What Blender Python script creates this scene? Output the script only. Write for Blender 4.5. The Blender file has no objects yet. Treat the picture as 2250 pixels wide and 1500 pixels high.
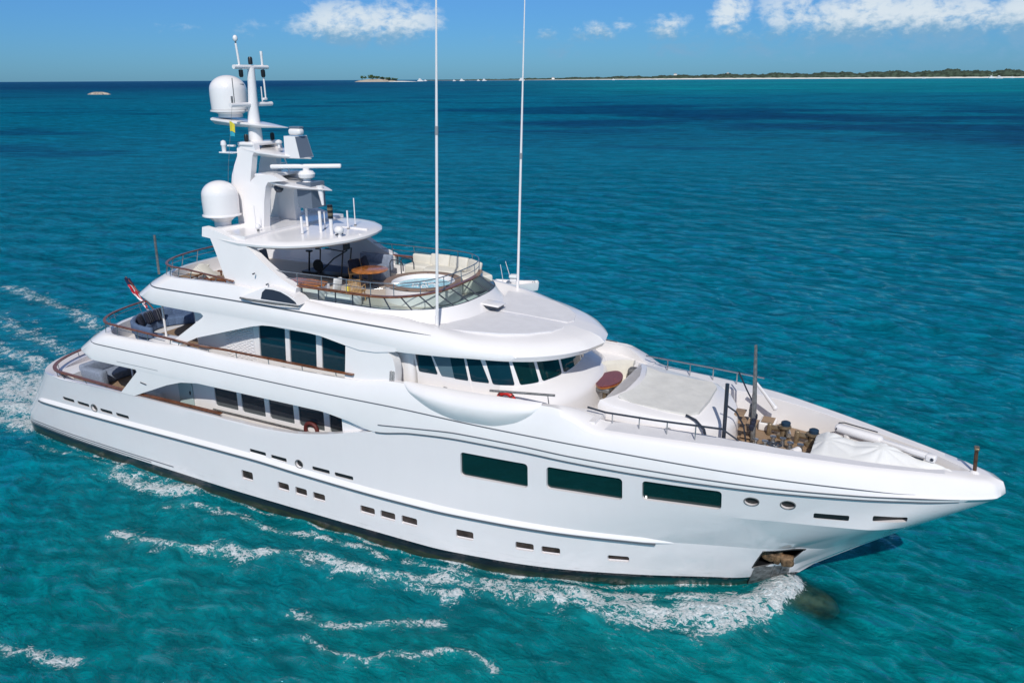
import bpy, bmesh, math, random
import numpy as np
from mathutils import Vector, Matrix
from mathutils.bvhtree import BVHTree

R = math.radians
random.seed(7)
rng = np.random.default_rng(11)
scene = bpy.context.scene
COL = scene.collection

# ------------------------------------------------------------------ camera
CAM = Vector((40.2, -25.87, 17.0))
YAW, PITCH, ROLL = R(27.3), math.atan(576 / 1750.0), R(-0.3)
_view = Vector((-math.sin(YAW) * math.cos(PITCH), math.cos(YAW) * math.cos(PITCH), -math.sin(PITCH)))
_right = Vector((math.cos(YAW), math.sin(YAW), 0))
_up = _right.cross(_view)
_r = _right * math.cos(ROLL) + _up * math.sin(ROLL)
_u = _up * math.cos(ROLL) - _right * math.sin(ROLL)
cam_data = bpy.data.cameras.new('camera')
cam_data.lens = 28.0
cam_data.sensor_width = 36.0
cam_data.clip_start = 0.5
cam_data.clip_end = 120000
cam = bpy.data.objects.new('camera', cam_data)
COL.objects.link(cam)
M = Matrix.Identity(4)
for i in range(3):
    M[i][0], M[i][1], M[i][2], M[i][3] = _r[i], _u[i], -_view[i], CAM[i]
cam.matrix_world = M
scene.camera = cam

# ------------------------------------------------------------------ view + sun + sky
scene.view_settings.view_transform = 'Standard'
scene.view_settings.look = 'None'
scene.view_settings.exposure = 0.04
scene.view_settings.gamma = 1.0
scene.cycles.max_bounces = 8
scene.cycles.transparent_max_bounces = 16
scene.cycles.sample_clamp_indirect = 6.0

SUN_EL, SUN_AZ = R(44), R(180 - 26)          # azimuth clockwise from +Y
sdir = Vector((math.sin(SUN_AZ) * math.cos(SUN_EL), math.cos(SUN_AZ) * math.cos(SUN_EL), math.sin(SUN_EL)))
sun_data = bpy.data.lights.new('sun', 'SUN')
sun_data.energy = 3.4
sun_data.angle = R(0.53)
sun_data.color = (1.0, 0.965, 0.90)
sun = bpy.data.objects.new('sun', sun_data)
COL.objects.link(sun)
sun.rotation_euler = sdir.to_track_quat('Z', 'Y').to_euler()
sun.location = (20, -40, 60)


class NT:
    """small node-tree helper"""
    def __init__(s, tree):
        s.t = tree; s.n = tree.nodes; s.l = tree.links
    def new(s, typ, **kw):
        n = s.n.new(typ)
        for k, v in kw.items():
            setattr(n, k, v)
        return n
    def put(s, sock, v):
        if isinstance(v, bpy.types.NodeSocket):
            s.l.new(v, sock)
        elif v is not None:
            if isinstance(v, (tuple, list)) and len(v) == 3 and sock.type == 'RGBA':
                v = (*v, 1)
            sock.default_value = v
    def math(s, op, a, b=None, c=None, clamp=False):
        n = s.new('ShaderNodeMath', operation=op, use_clamp=clamp)
        s.put(n.inputs[0], a)
        if b is not None: s.put(n.inputs[1], b)
        if c is not None: s.put(n.inputs[2], c)
        return n.outputs[0]
    def mix(s, f, a, b, blend='MIX'):
        n = s.new('ShaderNodeMix', data_type='RGBA', blend_type=blend)
        s.put(n.inputs[0], f); s.put(n.inputs[6], a); s.put(n.inputs[7], b)
        return n.outputs[2]
    def smooth(s, v, lo, hi, a=0.0, b=1.0):
        n = s.new('ShaderNodeMapRange', interpolation_type='SMOOTHSTEP')
        s.put(n.inputs[0], v); s.put(n.inputs[1], lo); s.put(n.inputs[2], hi)
        s.put(n.inputs[3], a); s.put(n.inputs[4], b)
        return n.outputs[0]
    def noise(s, vec, scale, detail=4, rough=0.55, dist=0.0):
        n = s.new('ShaderNodeTexNoise')
        if vec is not None: s.put(n.inputs['Vector'], vec)
        n.inputs['Scale'].default_value = scale
        n.inputs['Detail'].default_value = detail
        n.inputs['Roughness'].default_value = rough
        n.inputs['Distortion'].default_value = dist
        return n.outputs[0]
    def mapping(s, vec, scale=(1, 1, 1), rot=(0, 0, 0), loc=(0, 0, 0)):
        n = s.new('ShaderNodeMapping')
        s.put(n.inputs['Vector'], vec)
        n.inputs['Scale'].default_value = scale
        n.inputs['Rotation'].default_value = rot
        n.inputs['Location'].default_value = loc
        return n.outputs[0]
    def comb(s, x, y, z):
        n = s.new('ShaderNodeCombineXYZ')
        s.put(n.inputs[0], x); s.put(n.inputs[1], y); s.put(n.inputs[2], z)
        return n.outputs[0]
    def sep(s, v):
        n = s.new('ShaderNodeSeparateXYZ')
        s.put(n.inputs[0], v)
        return n.outputs


world = bpy.data.worlds.new('World')
scene.world = world
world.use_nodes = True
w = NT(world.node_tree)
w.n.clear()
geo = w.new('ShaderNodeNewGeometry')
tc = w.new('ShaderNodeTexCoord')
D = tc.outputs['Generated']
nrm = w.new('ShaderNodeVectorMath', operation='NORMALIZE')
w.put(nrm.inputs[0], D)
dx, dy, dz = w.sep(nrm.outputs[0])
az = w.math('ARCTAN2', dx, dy)               # clockwise from +Y
el = w.math('ARCSINE', dz)
sky = w.new('ShaderNodeTexSky', sky_type='NISHITA')
sky.sun_disc = False
sky.sun_elevation = SUN_EL
sky.sun_rotation = SUN_AZ
sky.altitude = 0
sky.air_density = 1.0
sky.dust_density = 0.3
sky.ozone_density = 2.0
low = w.smooth(el, 0.04, 0.55)
tint = w.mix(low, (0.22, 0.54, 1.04), (1.22, 1.02, 0.94))
base = w.mix(1.0, sky.outputs[0], tint, 'MULTIPLY')
# clouds over the horizon: azimuth, elevation, half width, half height (radians), strength
CLOUDS = [
    (-0.66, 0.066, 0.060, 0.020, 0.95), (-0.605, 0.070, 0.044, 0.020, 0.9), (-0.705, 0.060, 0.03, 0.012, .55),
    (-0.84, 0.063, 0.052, 0.0055, 0.40), (-0.772, 0.056, 0.020, 0.011, 0.45), (-1.07, 0.030, 0.006, 0.018, 0.35),
    (-0.938, 0.043, 0.020, 0.006, 0.22),
    (-0.226, 0.077, 0.020, 0.020, 1.0), (-0.245, 0.060, 0.016, 0.010, 0.45),
    (-0.155, 0.074, 0.040, 0.020, 0.8), (-0.085, 0.066, 0.060, 0.024, 1.0), (-0.030, 0.062, 0.045, 0.024, 1.0),
    (0.020, 0.060, 0.050, 0.024, 0.9), (0.075, 0.058, 0.05, 0.026, 1.0), (0.14, 0.06, 0.06, 0.03, 0.9),
    (-0.04, 0.046, 0.22, 0.020, 0.62), (0.06, 0.038, 0.14, 0.014, 0.52), (-0.20, 0.046, 0.07, 0.012, .5), (-0.12, 0.062, 0.09, 0.022, 0.5),
    (-0.140, 0.052, 0.075, 0.0126, 0.68), (-0.020, 0.047, 0.110, 0.0105, 0.68), (0.060, 0.045, 0.090, 0.0095, 0.71),
    (-0.380, 0.056, 0.024, 0.0105, 0.81), (-0.292, 0.062, 0.026, 0.0126, 0.81), (-0.435, 0.058, 0.014, 0.0063, 0.61),
    (-0.345, 0.066, 0.016, 0.0084, 0.56), (-0.415, 0.036, 0.022, 0.0074, 0.68), (-0.285, 0.037, 0.045, 0.0084, 0.68),
    (-0.190, 0.038, 0.050, 0.0095, 0.66), (-0.100, 0.040, 0.060, 0.0084, 0.59), (-0.480, 0.050, 0.030, 0.0063, 0.51),
]
uv = w.comb(az, el, 0.0)
n1 = w.noise(w.mapping(uv, scale=(24, 40, 1)), 1.0, 7, 0.62, 0.35)
n2 = w.noise(w.mapping(uv, scale=(85, 130, 1), loc=(3, 1, 0)), 1.0, 5, 0.6, 0.2)
nn = w.math('ADD', w.math('MULTIPLY', n1, 0.75), w.math('MULTIPLY', n2, 0.25))
dens = None
for (ca, ce, ra, re, st) in CLOUDS:
    a = w.math('MULTIPLY', w.math('SUBTRACT', az, ca), 1 / ra)
    e = w.math('MULTIPLY', w.math('SUBTRACT', el, ce - 0.007), 1 / (re * 1.15))
    r2 = w.math('ADD', w.math('MULTIPLY', a, a), w.math('MULTIPLY', e, e))
    m = w.math('MULTIPLY', w.math('SUBTRACT', 1.0, w.math('MULTIPLY', r2, 0.38), clamp=True), st)
    dens = m if dens is None else w.math('MAXIMUM', dens, m)
# taller cloud field higher up, seen only in reflections
hi = w.math('MULTIPLY', w.smooth(el, 0.14, 0.3), w.smooth(w.noise(nrm.outputs[0], 3.0, 5, 0.55), 0.52, 0.75, 0, 0.35))
cov = w.smooth(w.math('ADD', w.math('MULTIPLY', w.math('SUBTRACT', nn, .5), 3.0), dens), 0.30, 0.95)
cov = w.math('MULTIPLY', cov, w.smooth(dens, 0.0, 0.30))
cov = w.math('MULTIPLY', cov, w.smooth(dens, 0.2, 0.95, 0.30, 0.96))
shade = w.smooth(w.math('ADD', w.math('MULTIPLY', n2, 0.8), w.math('MULTIPLY', w.smooth(el, 0.034, 0.070), 0.60)), 0.48, 1.0)
ccol = w.mix(shade, (2.2, 4.6, 7.0), (8.0, 9.0, 9.8))
col = w.mix(cov, base, ccol)
col = w.mix(hi, col, (6.5, 7.0, 7.6))
bg = w.new('ShaderNodeBackground')
w.put(bg.inputs[0], col)
bg.inputs[1].default_value = 0.085
wo = w.new('ShaderNodeOutputWorld')
w.l.new(bg.outputs[0], wo.inputs[0])

# ------------------------------------------------------------------ materials
def mat(name, color, rough=0.5, metal=0.0, var=0.0, vscale=3.0, bump=0.0, bscale=20.0, coat=0.0, spec=0.5, trans=0.0, alpha=1.0):
    m = bpy.data.materials.new(name)
    m.use_nodes = True
    t = NT(m.node_tree)
    b = t.n['Principled BSDF']
    b.inputs['Base Color'].default_value = (*color, 1)
    b.inputs['Roughness'].default_value = rough
    b.inputs['Metallic'].default_value = metal
    b.inputs['Coat Weight'].default_value = coat
    b.inputs['Coat Roughness'].default_value = 0.06
    b.inputs['Specular IOR Level'].default_value = spec
    b.inputs['Transmission Weight'].default_value = trans
    b.inputs['Alpha'].default_value = alpha
    o = t.new('ShaderNodeTexCoord').outputs['Object']
    if var:
        f = t.smooth(t.noise(o, vscale, 5, 0.6), 0.3, 0.7)
        t.put(b.inputs['Base Color'], t.mix(f, tuple(c * (1 - var) for c in color), tuple(min(1, c * (1 + var)) for c in color)))
    if bump:
        bn = t.new('ShaderNodeBump')
        bn.inputs['Strength'].default_value = bump
        bn.inputs['Distance'].default_value = 0.02
        t.put(bn.inputs['Height'], t.noise(o, bscale, 4, 0.6))
        t.l.new(bn.outputs[0], b.inputs['Normal'])
    return m


def planks(name, c1, c2, width=0.07, rough=0.6, axis=1, seam=(0.02, 0.015, 0.01), coat=0.0):
    m = mat(name, c1, rough, coat=coat)
    t = NT(m.node_tree)
    b = t.n['Principled BSDF']
    o = t.new('ShaderNodeTexCoord').outputs['Object']
    x, y, z = t.sep(o)
    s = (x, y, z)[axis]
    k = t.math('MULTIPLY', s, 1 / width)
    fr = t.math('FRACT', k)
    fl = t.math('FLOOR', k)
    g = t.noise(t.mapping(o, scale=(1.2, 14, 14) if axis == 1 else (14, 1.2, 14)), 1.5, 5, 0.6)
    wn = t.new('ShaderNodeTexWhiteNoise', noise_dimensions='1D')
    t.put(wn.inputs['W'], fl)
    f = t.math('ADD', t.math('MULTIPLY', g, 0.7), t.math('MULTIPLY', wn.outputs[0], 0.4), clamp=True)
    c = t.mix(f, c1, c2)
    e = t.smooth(fr, 0.0, 0.10)
    t.put(b.inputs['Base Color'], t.mix(e, seam, c))
    return m


M_WHITE = mat('white_gelcoat', (0.81, 0.785, 0.785), 0.22, var=0.015, vscale=0.8, coat=0.3)
M_DECK = mat('white_nonskid', (0.70, 0.69, 0.71), 0.55, var=0.03, vscale=2.0, bump=0.05, bscale=60)
M_LINE = mat('grey_trim_line', (0.11, 0.12, 0.14), 0.35)
M_SEAM = mat('seam_grey', (0.28, 0.29, 0.31), 0.5)
M_BOOT = mat('black_boot_paint', (0.010, 0.011, 0.016), 0.35, var=0.3, vscale=3)
M_TEAK = mat('varnished_teak', (0.17, 0.058, 0.022), 0.30, var=0.35, vscale=6, coat=0.3)
M_TEAKD = planks('teak_deck', (0.22, 0.14, 0.085), (0.36, 0.25, 0.16), 0.09)
M_BLEACH = planks('bleached_teak', (0.50, 0.44, 0.38), (0.60, 0.54, 0.47), 0.09, seam=(.3, .27, .23))
M_STEEL = mat('stainless_steel', (0.45, 0.47, 0.49), 0.22, metal=0.9)
M_DARKM = mat('dark_metal', (0.04, 0.05, 0.07), 0.35, metal=0.4)
M_GREYM = mat('weathered_grey_metal', (0.20, 0.20, 0.20), 0.5, metal=0.5, var=0.3, vscale=8)
M_GLASS = mat('dark_tinted_glass', (0.004, 0.030, 0.048), 0.04, spec=0.45)
M_GLASSG = mat('green_tinted_glass', (0.003, 0.022, 0.022), 0.03, spec=0.7)
M_PORT = mat('porthole_glass', (0.05, 0.035, 0.03), 0.08, spec=0.4, var=0.4, vscale=3)
M_WINREFL = mat('painted_bulwark_reflection', (0.085, 0.095, 0.10), 0.12)  # flat grey standing in for the pale bulwark mirrored in the glass
M_BLACK = mat('black_plastic', (0.012, 0.013, 0.015), 0.4)
M_BLUE = mat('blue_upholstery', (0.085, 0.135, 0.24), 0.9, var=0.25, vscale=25, bump=0.2, bscale=40)
M_NAVY = mat('navy_cushion', (0.012, 0.016, 0.035), 0.9, var=0.3, vscale=10)
M_BEIGE = mat('cream_vinyl', (0.66, 0.63, 0.56), 0.6, var=0.05, vscale=2, bump=0.1, bscale=8)
M_GREYSEAT = mat('grey_upholstery', (0.22, 0.26, 0.34), 0.85, var=0.15, vscale=10)
M_ORANGE = mat('honey_varnished_wood', (0.42, 0.145, 0.03), 0.22, var=0.3, vscale=5, coat=0.5)
M_REDWOOD = mat('mahogany_table_top', (0.20, 0.04, 0.025), 0.25, var=0.14, vscale=1.5, coat=0.5)
M_RATTAN = mat('rattan', (0.46, 0.28, 0.12), 0.6, var=0.25, vscale=20)
M_RED = mat('red_buoy', (0.55, 0.02, 0.015), 0.4)
M_DKRED = mat('band_red_and_shaded_ring', (0.10, 0.016, 0.014), 0.6)  # dark ring bands; the main-deck ring has its shade in this colour
M_BRONZE = mat('tan_bronze', (0.26, 0.20, 0.13), 0.4, metal=0.5, var=0.3, vscale=8)
M_BLUECAP = mat('blue_canvas_cap', (0.006, 0.030, 0.065), 0.6)
M_SOOT = mat('smoked_panel', (0.13, 0.16, 0.21), 0.35)
M_COVER = mat('white_canvas_cover', (0.74, 0.745, 0.74), 0.75, var=0.04, vscale=1.5, bump=0.35, bscale=3.5)
M_ROCK = mat('pale_rock', (0.38, 0.33, 0.27), 0.9, var=0.4, vscale=0.4, bump=0.5, bscale=1)
M_SAND = mat('white_sand', (0.80, 0.78, 0.72), 0.9)
M_WOOD = mat('far_woodland', (0.050, 0.072, 0.050), 0.9, var=0.55, vscale=0.02, spec=0.1)  # some distance haze is mixed into this green
M_LEAF = mat('leaf_green', (0.05, 0.085, 0.03), 0.8, var=0.4, vscale=0.2, spec=0.2)
M_TRUNK = mat('bark', (0.16, 0.12, 0.09), 0.9)
M_BUILD = mat('pale_render', (0.75, 0.73, 0.70), 0.8)
M_ROOF = mat('grey_roof', (0.3, 0.28, 0.27), 0.8)
M_YEL = mat('yellow_cloth', (0.75, 0.62, 0.05), 0.8)
M_CYAN = mat('turquoise_cloth', (0.03, 0.38, 0.5), 0.8)


def hull_material():
    m = mat('hull_paint', (0.80, 0.81, 0.84), 0.18, coat=1.0)
    t = NT(m.node_tree)
    b = t.n['Principled BSDF']
    o = t.new('ShaderNodeTexCoord').outputs['Object']
    x, y, z = t.sep(o)
    streak = t.noise(t.mapping(o, scale=(2.6, 2.6, 0.35)), 1.0, 5, 0.65)
    smear = t.noise(t.mapping(o, scale=(0.7, 0.7, 9.0)), 1.6, 6, 0.75)
    nearwl = t.smooth(z, 0.45, 1.15, 1.0, 0.0)
    dirt = t.math('MULTIPLY', nearwl, t.smooth(smear, 0.52, 0.72, 0, 0.55))
    c = t.mix(t.smooth(streak, 0.35, 0.75, 0, 0.05), (0.80, 0.76, 0.768), (0.62, 0.59, 0.60))
    c = t.mix(dirt, c, (0.33, 0.31, 0.29))
    n = t.noise(t.mapping(o, scale=(0.9, 0.9, 6)), 2.0, 5, 0.7)
    line = t.math('ADD', 0.19, t.math('MULTIPLY', n, 0.12))
    weed = t.mix(t.smooth(n, 0.35, 0.72), (0.010, 0.012, 0.008), (0.038, 0.042, 0.010))
    boot = t.mix(t.smooth(t.math('SUBTRACT', z, line), -0.02, 0.05), weed, (0.007, 0.008, 0.014))
    top = t.math('ADD', 0.50, t.math('MULTIPLY', x, 0.002))
    c = t.mix(t.math('GREATER_THAN', z, top), boot, c)
    t.put(b.inputs['Base Color'], c)
    t.put(b.inputs['Roughness'], t.smooth(z, 0.4, 0.5, 0.45, 0.14))
    bn = t.new('ShaderNodeBump'); bn.inputs['Strength'].default_value = .35; bn.inputs['Distance'].default_value = .02
    t.put(bn.inputs['Height'], t.noise(t.mapping(o, scale=(.9, .9, 1.5)), 1.0, 3, .5)); t.l.new(bn.outputs[0], b.inputs['Normal'])
    t.l.new(bn.outputs[0], b.inputs['Coat Normal'])
    return m


M_HULL = hull_material()


def glass_clear():
    m = bpy.data.materials.new('windscreen_glass')
    m.use_nodes = True
    t = NT(m.node_tree)
    t.n.clear()
    tr = t.new('ShaderNodeBsdfTransparent'); tr.inputs[0].default_value = (0.74, 0.88, 0.86, 1)
    gl = t.new('ShaderNodeBsdfGlossy'); gl.inputs['Roughness'].default_value = 0.03
    gl.inputs[0].default_value = (0.9, 0.95, 0.95, 1)
    fr = t.new('ShaderNodeFresnel'); fr.inputs[0].default_value = 1.45
    mx = t.new('ShaderNodeMixShader')
    t.put(mx.inputs[0], t.math('ADD', fr.outputs[0], 0.04, clamp=True))
    t.l.new(tr.outputs[0], mx.inputs[1]); t.l.new(gl.outputs[0], mx.inputs[2])
    o = t.new('ShaderNodeOutputMaterial')
    t.l.new(mx.outputs[0], o.inputs[0])
    return m


M_CLEAR = glass_clear()

# ------------------------------------------------------------------ mesh helpers
class MB:
    def __init__(s):
        s.v = []; s.f = []; s.mi = []; s.cur = 0; s.pair = False
    def add(s, verts, faces):
        o = len(s.v)
        s.v += [tuple(map(float, p)) for p in verts]
        s.f += [tuple(i + o for i in f) for f in faces]
        s.mi += [s.cur] * len(faces)
        return s
    def use(s, i):
        s.cur = i; return s
    def box(s, c, size, rz=0.0, rx=0.0, ry=0.0, taper=1.0):
        hx, hy, hz = (a / 2 for a in size)
        m = Matrix.Translation(c) @ Matrix.Rotation(rz, 4, 'Z') @ Matrix.Rotation(ry, 4, 'Y') @ Matrix.Rotation(rx, 4, 'X')
        vs = []
        for z in (-hz, hz):
            k = taper if z > 0 else 1.0
            for x, y in ((-hx, -hy), (hx, -hy), (hx, hy), (-hx, hy)):
                vs.append(m @ Vector((x * k, y * k, z)))
        return s.add(vs, [(3, 2, 1, 0), (4, 5, 6, 7), (0, 1, 5, 4), (1, 2, 6, 5), (2, 3, 7, 6), (3, 0, 4, 7)])
    def rbox(s, c, size, r=0.06, rz=0.0, rx=0.0, ry=0.0, seg=3):
        """box with rounded edges"""
        bm = bmesh.new()
        bmesh.ops.create_cube(bm, size=1.0)
        for v in bm.verts:
            v.co = Vector((v.co.x * size[0], v.co.y * size[1], v.co.z * size[2]))
        r = min(r, min(size) * 0.48)
        bmesh.ops.bevel(bm, geom=list(bm.edges), offset=r, segments=seg, profile=0.5, affect='EDGES')
        m = Matrix.Translation(c) @ Matrix.Rotation(rz, 4, 'Z') @ Matrix.Rotation(ry, 4, 'Y') @ Matrix.Rotation(rx, 4, 'X')
        bm.transform(m)
        bm.verts.index_update()
        s.add([v.co.copy() for v in bm.verts], [[v.index for v in f.verts] for f in bm.faces])
        bm.free()
        return s
    def grid(s, rows, closed_v=False, closed_u=False, flip=False):
        n = len(rows[0]); m = len(rows)
        vs = [p for r_ in rows for p in r_]
        fs = []
        for j in range(m if closed_v else m - 1):
            for i in range(n if closed_u else n - 1):
                a, b = j * n + i, j * n + (i + 1) % n
                c, d = ((j + 1) % m) * n + (i + 1) % n, ((j + 1) % m) * n + i
                fs.append((a, d, c, b) if flip else (a, b, c, d))
        return s.add(vs, fs)
    def tube(s, pts, r, seg=8, caps=True, closed=False):
        pts = [Vector(p) for p in pts]
        n = len(pts)
        rad = r if isinstance(r, (list, tuple)) else [r] * n
        rows = []
        t0 = None
        for i, p in enumerate(pts):
            if closed:
                t = (pts[(i + 1) % n] - pts[i - 1]).normalized()
            else:
                t = (pts[min(i + 1, n - 1)] - pts[max(i - 1, 0)]).normalized()
            if t0 is None:
                a = Vector((0, 0, 1)) if abs(t.z) < 0.9 else Vector((1, 0, 0))
                x = t.cross(a).normalized()
            else:
                x = (x - t * x.dot(t))
                if x.length < 1e-6:
                    x = t.orthogonal()
                x.normalize()
            t0 = t
            y = t.cross(x)
            rows.append([p + (x * math.cos(k * 2 * math.pi / seg) + y * math.sin(k * 2 * math.pi / seg)) * rad[i] for k in range(seg)])
        s.grid(rows, closed_u=True, closed_v=closed)
        if caps and not closed:
            s.add(rows[0], [tuple(range(seg))])
            s.add(rows[-1], [tuple(range(seg - 1, -1, -1))])
        return s
    def lathe(s, prof, c=(0, 0, 0), seg=24, mtx=None, caps=True):
        rows = []
        for (r, z) in prof:
            rows.append([Vector((r * math.cos(k * 2 * math.pi / seg), r * math.sin(k * 2 * math.pi / seg), z)) for k in range(seg)])
        m = Matrix.Translation(c) @ (mtx or Matrix.Identity(4))
        rows = [[m @ p for p in r_] for r_ in rows]
        s.grid(rows, closed_u=True)
        if not caps:
            return s
        if prof[0][0] > 1e-4: s.add(rows[0], [tuple(range(seg - 1, -1, -1))])
        if prof[-1][0] > 1e-4: s.add(rows[-1], [tuple(range(seg))])
        return s
    def prism(s, outline, z0, z1, top=None):
        n = len(outline)
        top = top or outline
        lo = [(p[0], p[1], z0 if len(p) < 3 else p[2]) for p in outline]
        hi = [(p[0], p[1], z1 if len(p) < 3 else p[2]) for p in top]
        fs = [tuple(range(n - 1, -1, -1)), tuple(range(n, 2 * n))]
        for i in range(n):
            j = (i + 1) % n
            fs.append((i, j, n + j, n + i))
        return s.add(lo + hi, fs)
    def ball(s, c, r, seg=12, sc=(1, 1, 1)):
        prof = [(r * math.cos(a), r * math.sin(a)) for a in np.linspace(-math.pi / 2, math.pi / 2, seg // 2 + 2)]
        return s.lathe([(max(p[0], 1e-5) , p[1]) for p in prof], c, seg, Matrix.Diagonal((*sc, 1)))
    def xf(s, m):
        s.v = [tuple(m @ Vector(p)) for p in s.v]; return s
    def mirror(s):
        """build a second, mirrored object on the port side as well"""
        s.pair = True
        return s
    def close_mirror(s):
        """join a mirrored half so that the two halves form one closed body"""
        n = len(s.v); k = len(s.f)
        s.v += [(p[0], -p[1], p[2]) for p in s.v]
        s.f += [tuple(i + n for i in reversed(f)) for f in s.f[:k]]
        s.mi += s.mi[:k]
        return s
    def mesh(s, name, mats, smooth=35):
        me = bpy.data.meshes.new(name)
        me.from_pydata(s.v, [], s.f)
        if not isinstance(mats, (list, tuple)): mats = [mats]
        for m in mats: me.materials.append(m)
        if len(mats) > 1:
            me.polygons.foreach_set('material_index', s.mi)
        bm = bmesh.new(); bm.from_mesh(me)
        bmesh.ops.remove_doubles(bm, verts=bm.verts, dist=1e-4)
        bmesh.ops.recalc_face_normals(bm, faces=bm.faces)
        bm.to_mesh(me); bm.free()
        if smooth:
            me.polygons.foreach_set('use_smooth', [True] * len(me.polygons))
            me.set_sharp_from_angle(angle=R(smooth))
        me.update()
        return me
    def build(s, name, mats, parent=None, smooth=35, label=None):
        o = bpy.data.objects.new(name, s.mesh(name, mats, smooth))
        COL.objects.link(o)
        if parent is not None: o.parent = parent
        if label: o['label'] = label
        if s.pair:
            q = MB(); q.v = [(p[0], -p[1], p[2]) for p in s.v]; q.f = [tuple(reversed(f)) for f in s.f]; q.mi = s.mi
            q.build(name, mats, parent, smooth)
        return o


def thing(name, label, cat, loc=(0, 0, 0), rz=0.0, group=None):
    o = bpy.data.objects.new(name, None)
    o.empty_display_size = 0.3
    COL.objects.link(o)
    o.location = loc; o.rotation_euler = (0, 0, rz)
    o['label'] = label; o['category'] = cat
    if group: o['group'] = group
    return o


def tag(o, label, cat, group=None):
    o['label'] = label; o['category'] = cat
    if group: o['group'] = group
    return o


def struct(o):
    o['kind'] = 'structure'; return o


def copy_tree(o, parent=None):
    c = o.copy(); COL.objects.link(c)
    if parent is not None: c.parent = parent
    for ch in [k for k in bpy.data.objects if k.parent == o]:
        copy_tree(ch, c)
    return c


def cut(o, cutter, keep_angle=25):
    """boolean-subtract a cutter MB from object o, keeping the smooth shading of the old surface"""
    me0 = o.data
    me0.calc_loop_triangles()
    cnorm = [Vector(q.vector) for q in me0.corner_normals]
    co = [v.co.copy() for v in me0.vertices]
    fv = [tuple(t_.vertices) for t_ in me0.loop_triangles]
    fl_ = [tuple(t_.loops) for t_ in me0.loop_triangles]
    fn = [t_.normal.copy() for t_ in me0.loop_triangles]
    bvh = BVHTree.FromPolygons(co, fv)
    c = cutter.build('cutter', M_WHITE, smooth=0)
    md = o.modifiers.new('cut', 'BOOLEAN')
    md.operation = 'DIFFERENCE'; md.solver = 'EXACT'; md.object = c
    dg = bpy.context.evaluated_depsgraph_get()
    me = bpy.data.meshes.new_from_object(o.evaluated_get(dg))
    o.modifiers.remove(md)
    o.data = me
    cm = c.data
    bpy.data.objects.remove(c); bpy.data.meshes.remove(cm)
    from mathutils.interpolate import poly_3d_calc
    ca = math.cos(R(keep_angle))
    norms = []
    for p in me.polygons:
        pn = p.normal
        pc = p.center
        for vi in p.vertices:
            q = me.vertices[vi].co
            # look just inside this face so that a crease keeps its two sides apart
            loc, nr, idx, dist = bvh.find_nearest(q + (pc - q) * min(.5, .004 / max(1e-6, (pc - q).length)))
            use = pn
            if loc is not None and dist < 3e-3 and fn[idx].dot(pn) > ca:
                ws = poly_3d_calc([co[k] for k in fv[idx]], loc)
                sn = sum((cnorm[k] * w_ for k, w_ in zip(fl_[idx], ws)), Vector())
                if sn.length > 0:
                    sn.normalize()
                    if sn.dot(pn) > ca: use = sn
            norms.append(use)
    me.polygons.foreach_set('use_smooth', [True] * len(me.polygons))
    me.normals_split_custom_set([tuple(n_) for n_ in norms])
    me.update()
    return o


def ipl(tab):
    xs = np.array([p[0] for p in tab], float); ys = np.array([p[1] for p in tab], float)
    # smooth monotone-ish cubic interpolation
    h = np.diff(xs); d = np.diff(ys) / h
    m = np.zeros_like(xs)
    m[0], m[-1] = d[0], d[-1]
    for i in range(1, len(xs) - 1):
        m[i] = 0 if d[i - 1] * d[i] <= 0 else 2 * d[i - 1] * d[i] / (d[i - 1] + d[i])
    def f(x):
        x = np.clip(np.asarray(x, float), xs[0], xs[-1])
        i = np.clip(np.searchsorted(xs, x) - 1, 0, len(xs) - 2)
        t = (x - xs[i]) / h[i]
        return ((2 * t**3 - 3 * t**2 + 1) * ys[i] + (t**3 - 2 * t**2 + t) * h[i] * m[i]
                + (-2 * t**3 + 3 * t**2) * ys[i + 1] + (t**3 - t**2) * h[i] * m[i + 1])
    return f


def lerp(a, b, k): return lambda x: a(x) * (1 - k) + b(x) * k


def row(x0, xe, bf, zf, n=200, sr=1.6, sp=2.6, off=0.0):
    """one longitudinal half-breadth line on the starboard side, from the stern centreline round to the bow"""
    na, nb = 46, 34                       # extra stations round the stern corner and in the bow
    th = np.linspace(0, math.pi / 2, na)
    xa = x0 + sr * 1.02 * (1 - np.cos(th))
    xb = xe - 2.0 * (1 - np.linspace(0, 1, nb)) ** 2
    x = np.concatenate([xa, np.linspace(xa[-1], xb[0], n - na - nb + 2)[1:-1], xb])
    b = np.asarray(bf(x), float) - off
    b = np.maximum(b, 0)
    k = np.clip((x0 + sr - x) / sr, 0, 1)
    b = b * (1 - k**sp) ** (1 / sp)
    b = b * np.sqrt(np.clip((xe - x) / .25, 0, 1))
    b[0] = 0; b[-1] = 0
    z = zf(x) if callable(zf) else np.full(n, float(zf))
    return np.stack([x, -b, z], 1)


def ring_solid(rows):
    """rows (starboard halves, ordered round the half section from bottom centre to top centre) -> closed mirrored solid"""
    mb = MB()
    mb.grid([[tuple(p) for p in r_] for r_ in rows])
    mb.close_mirror()
    return mb


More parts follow.
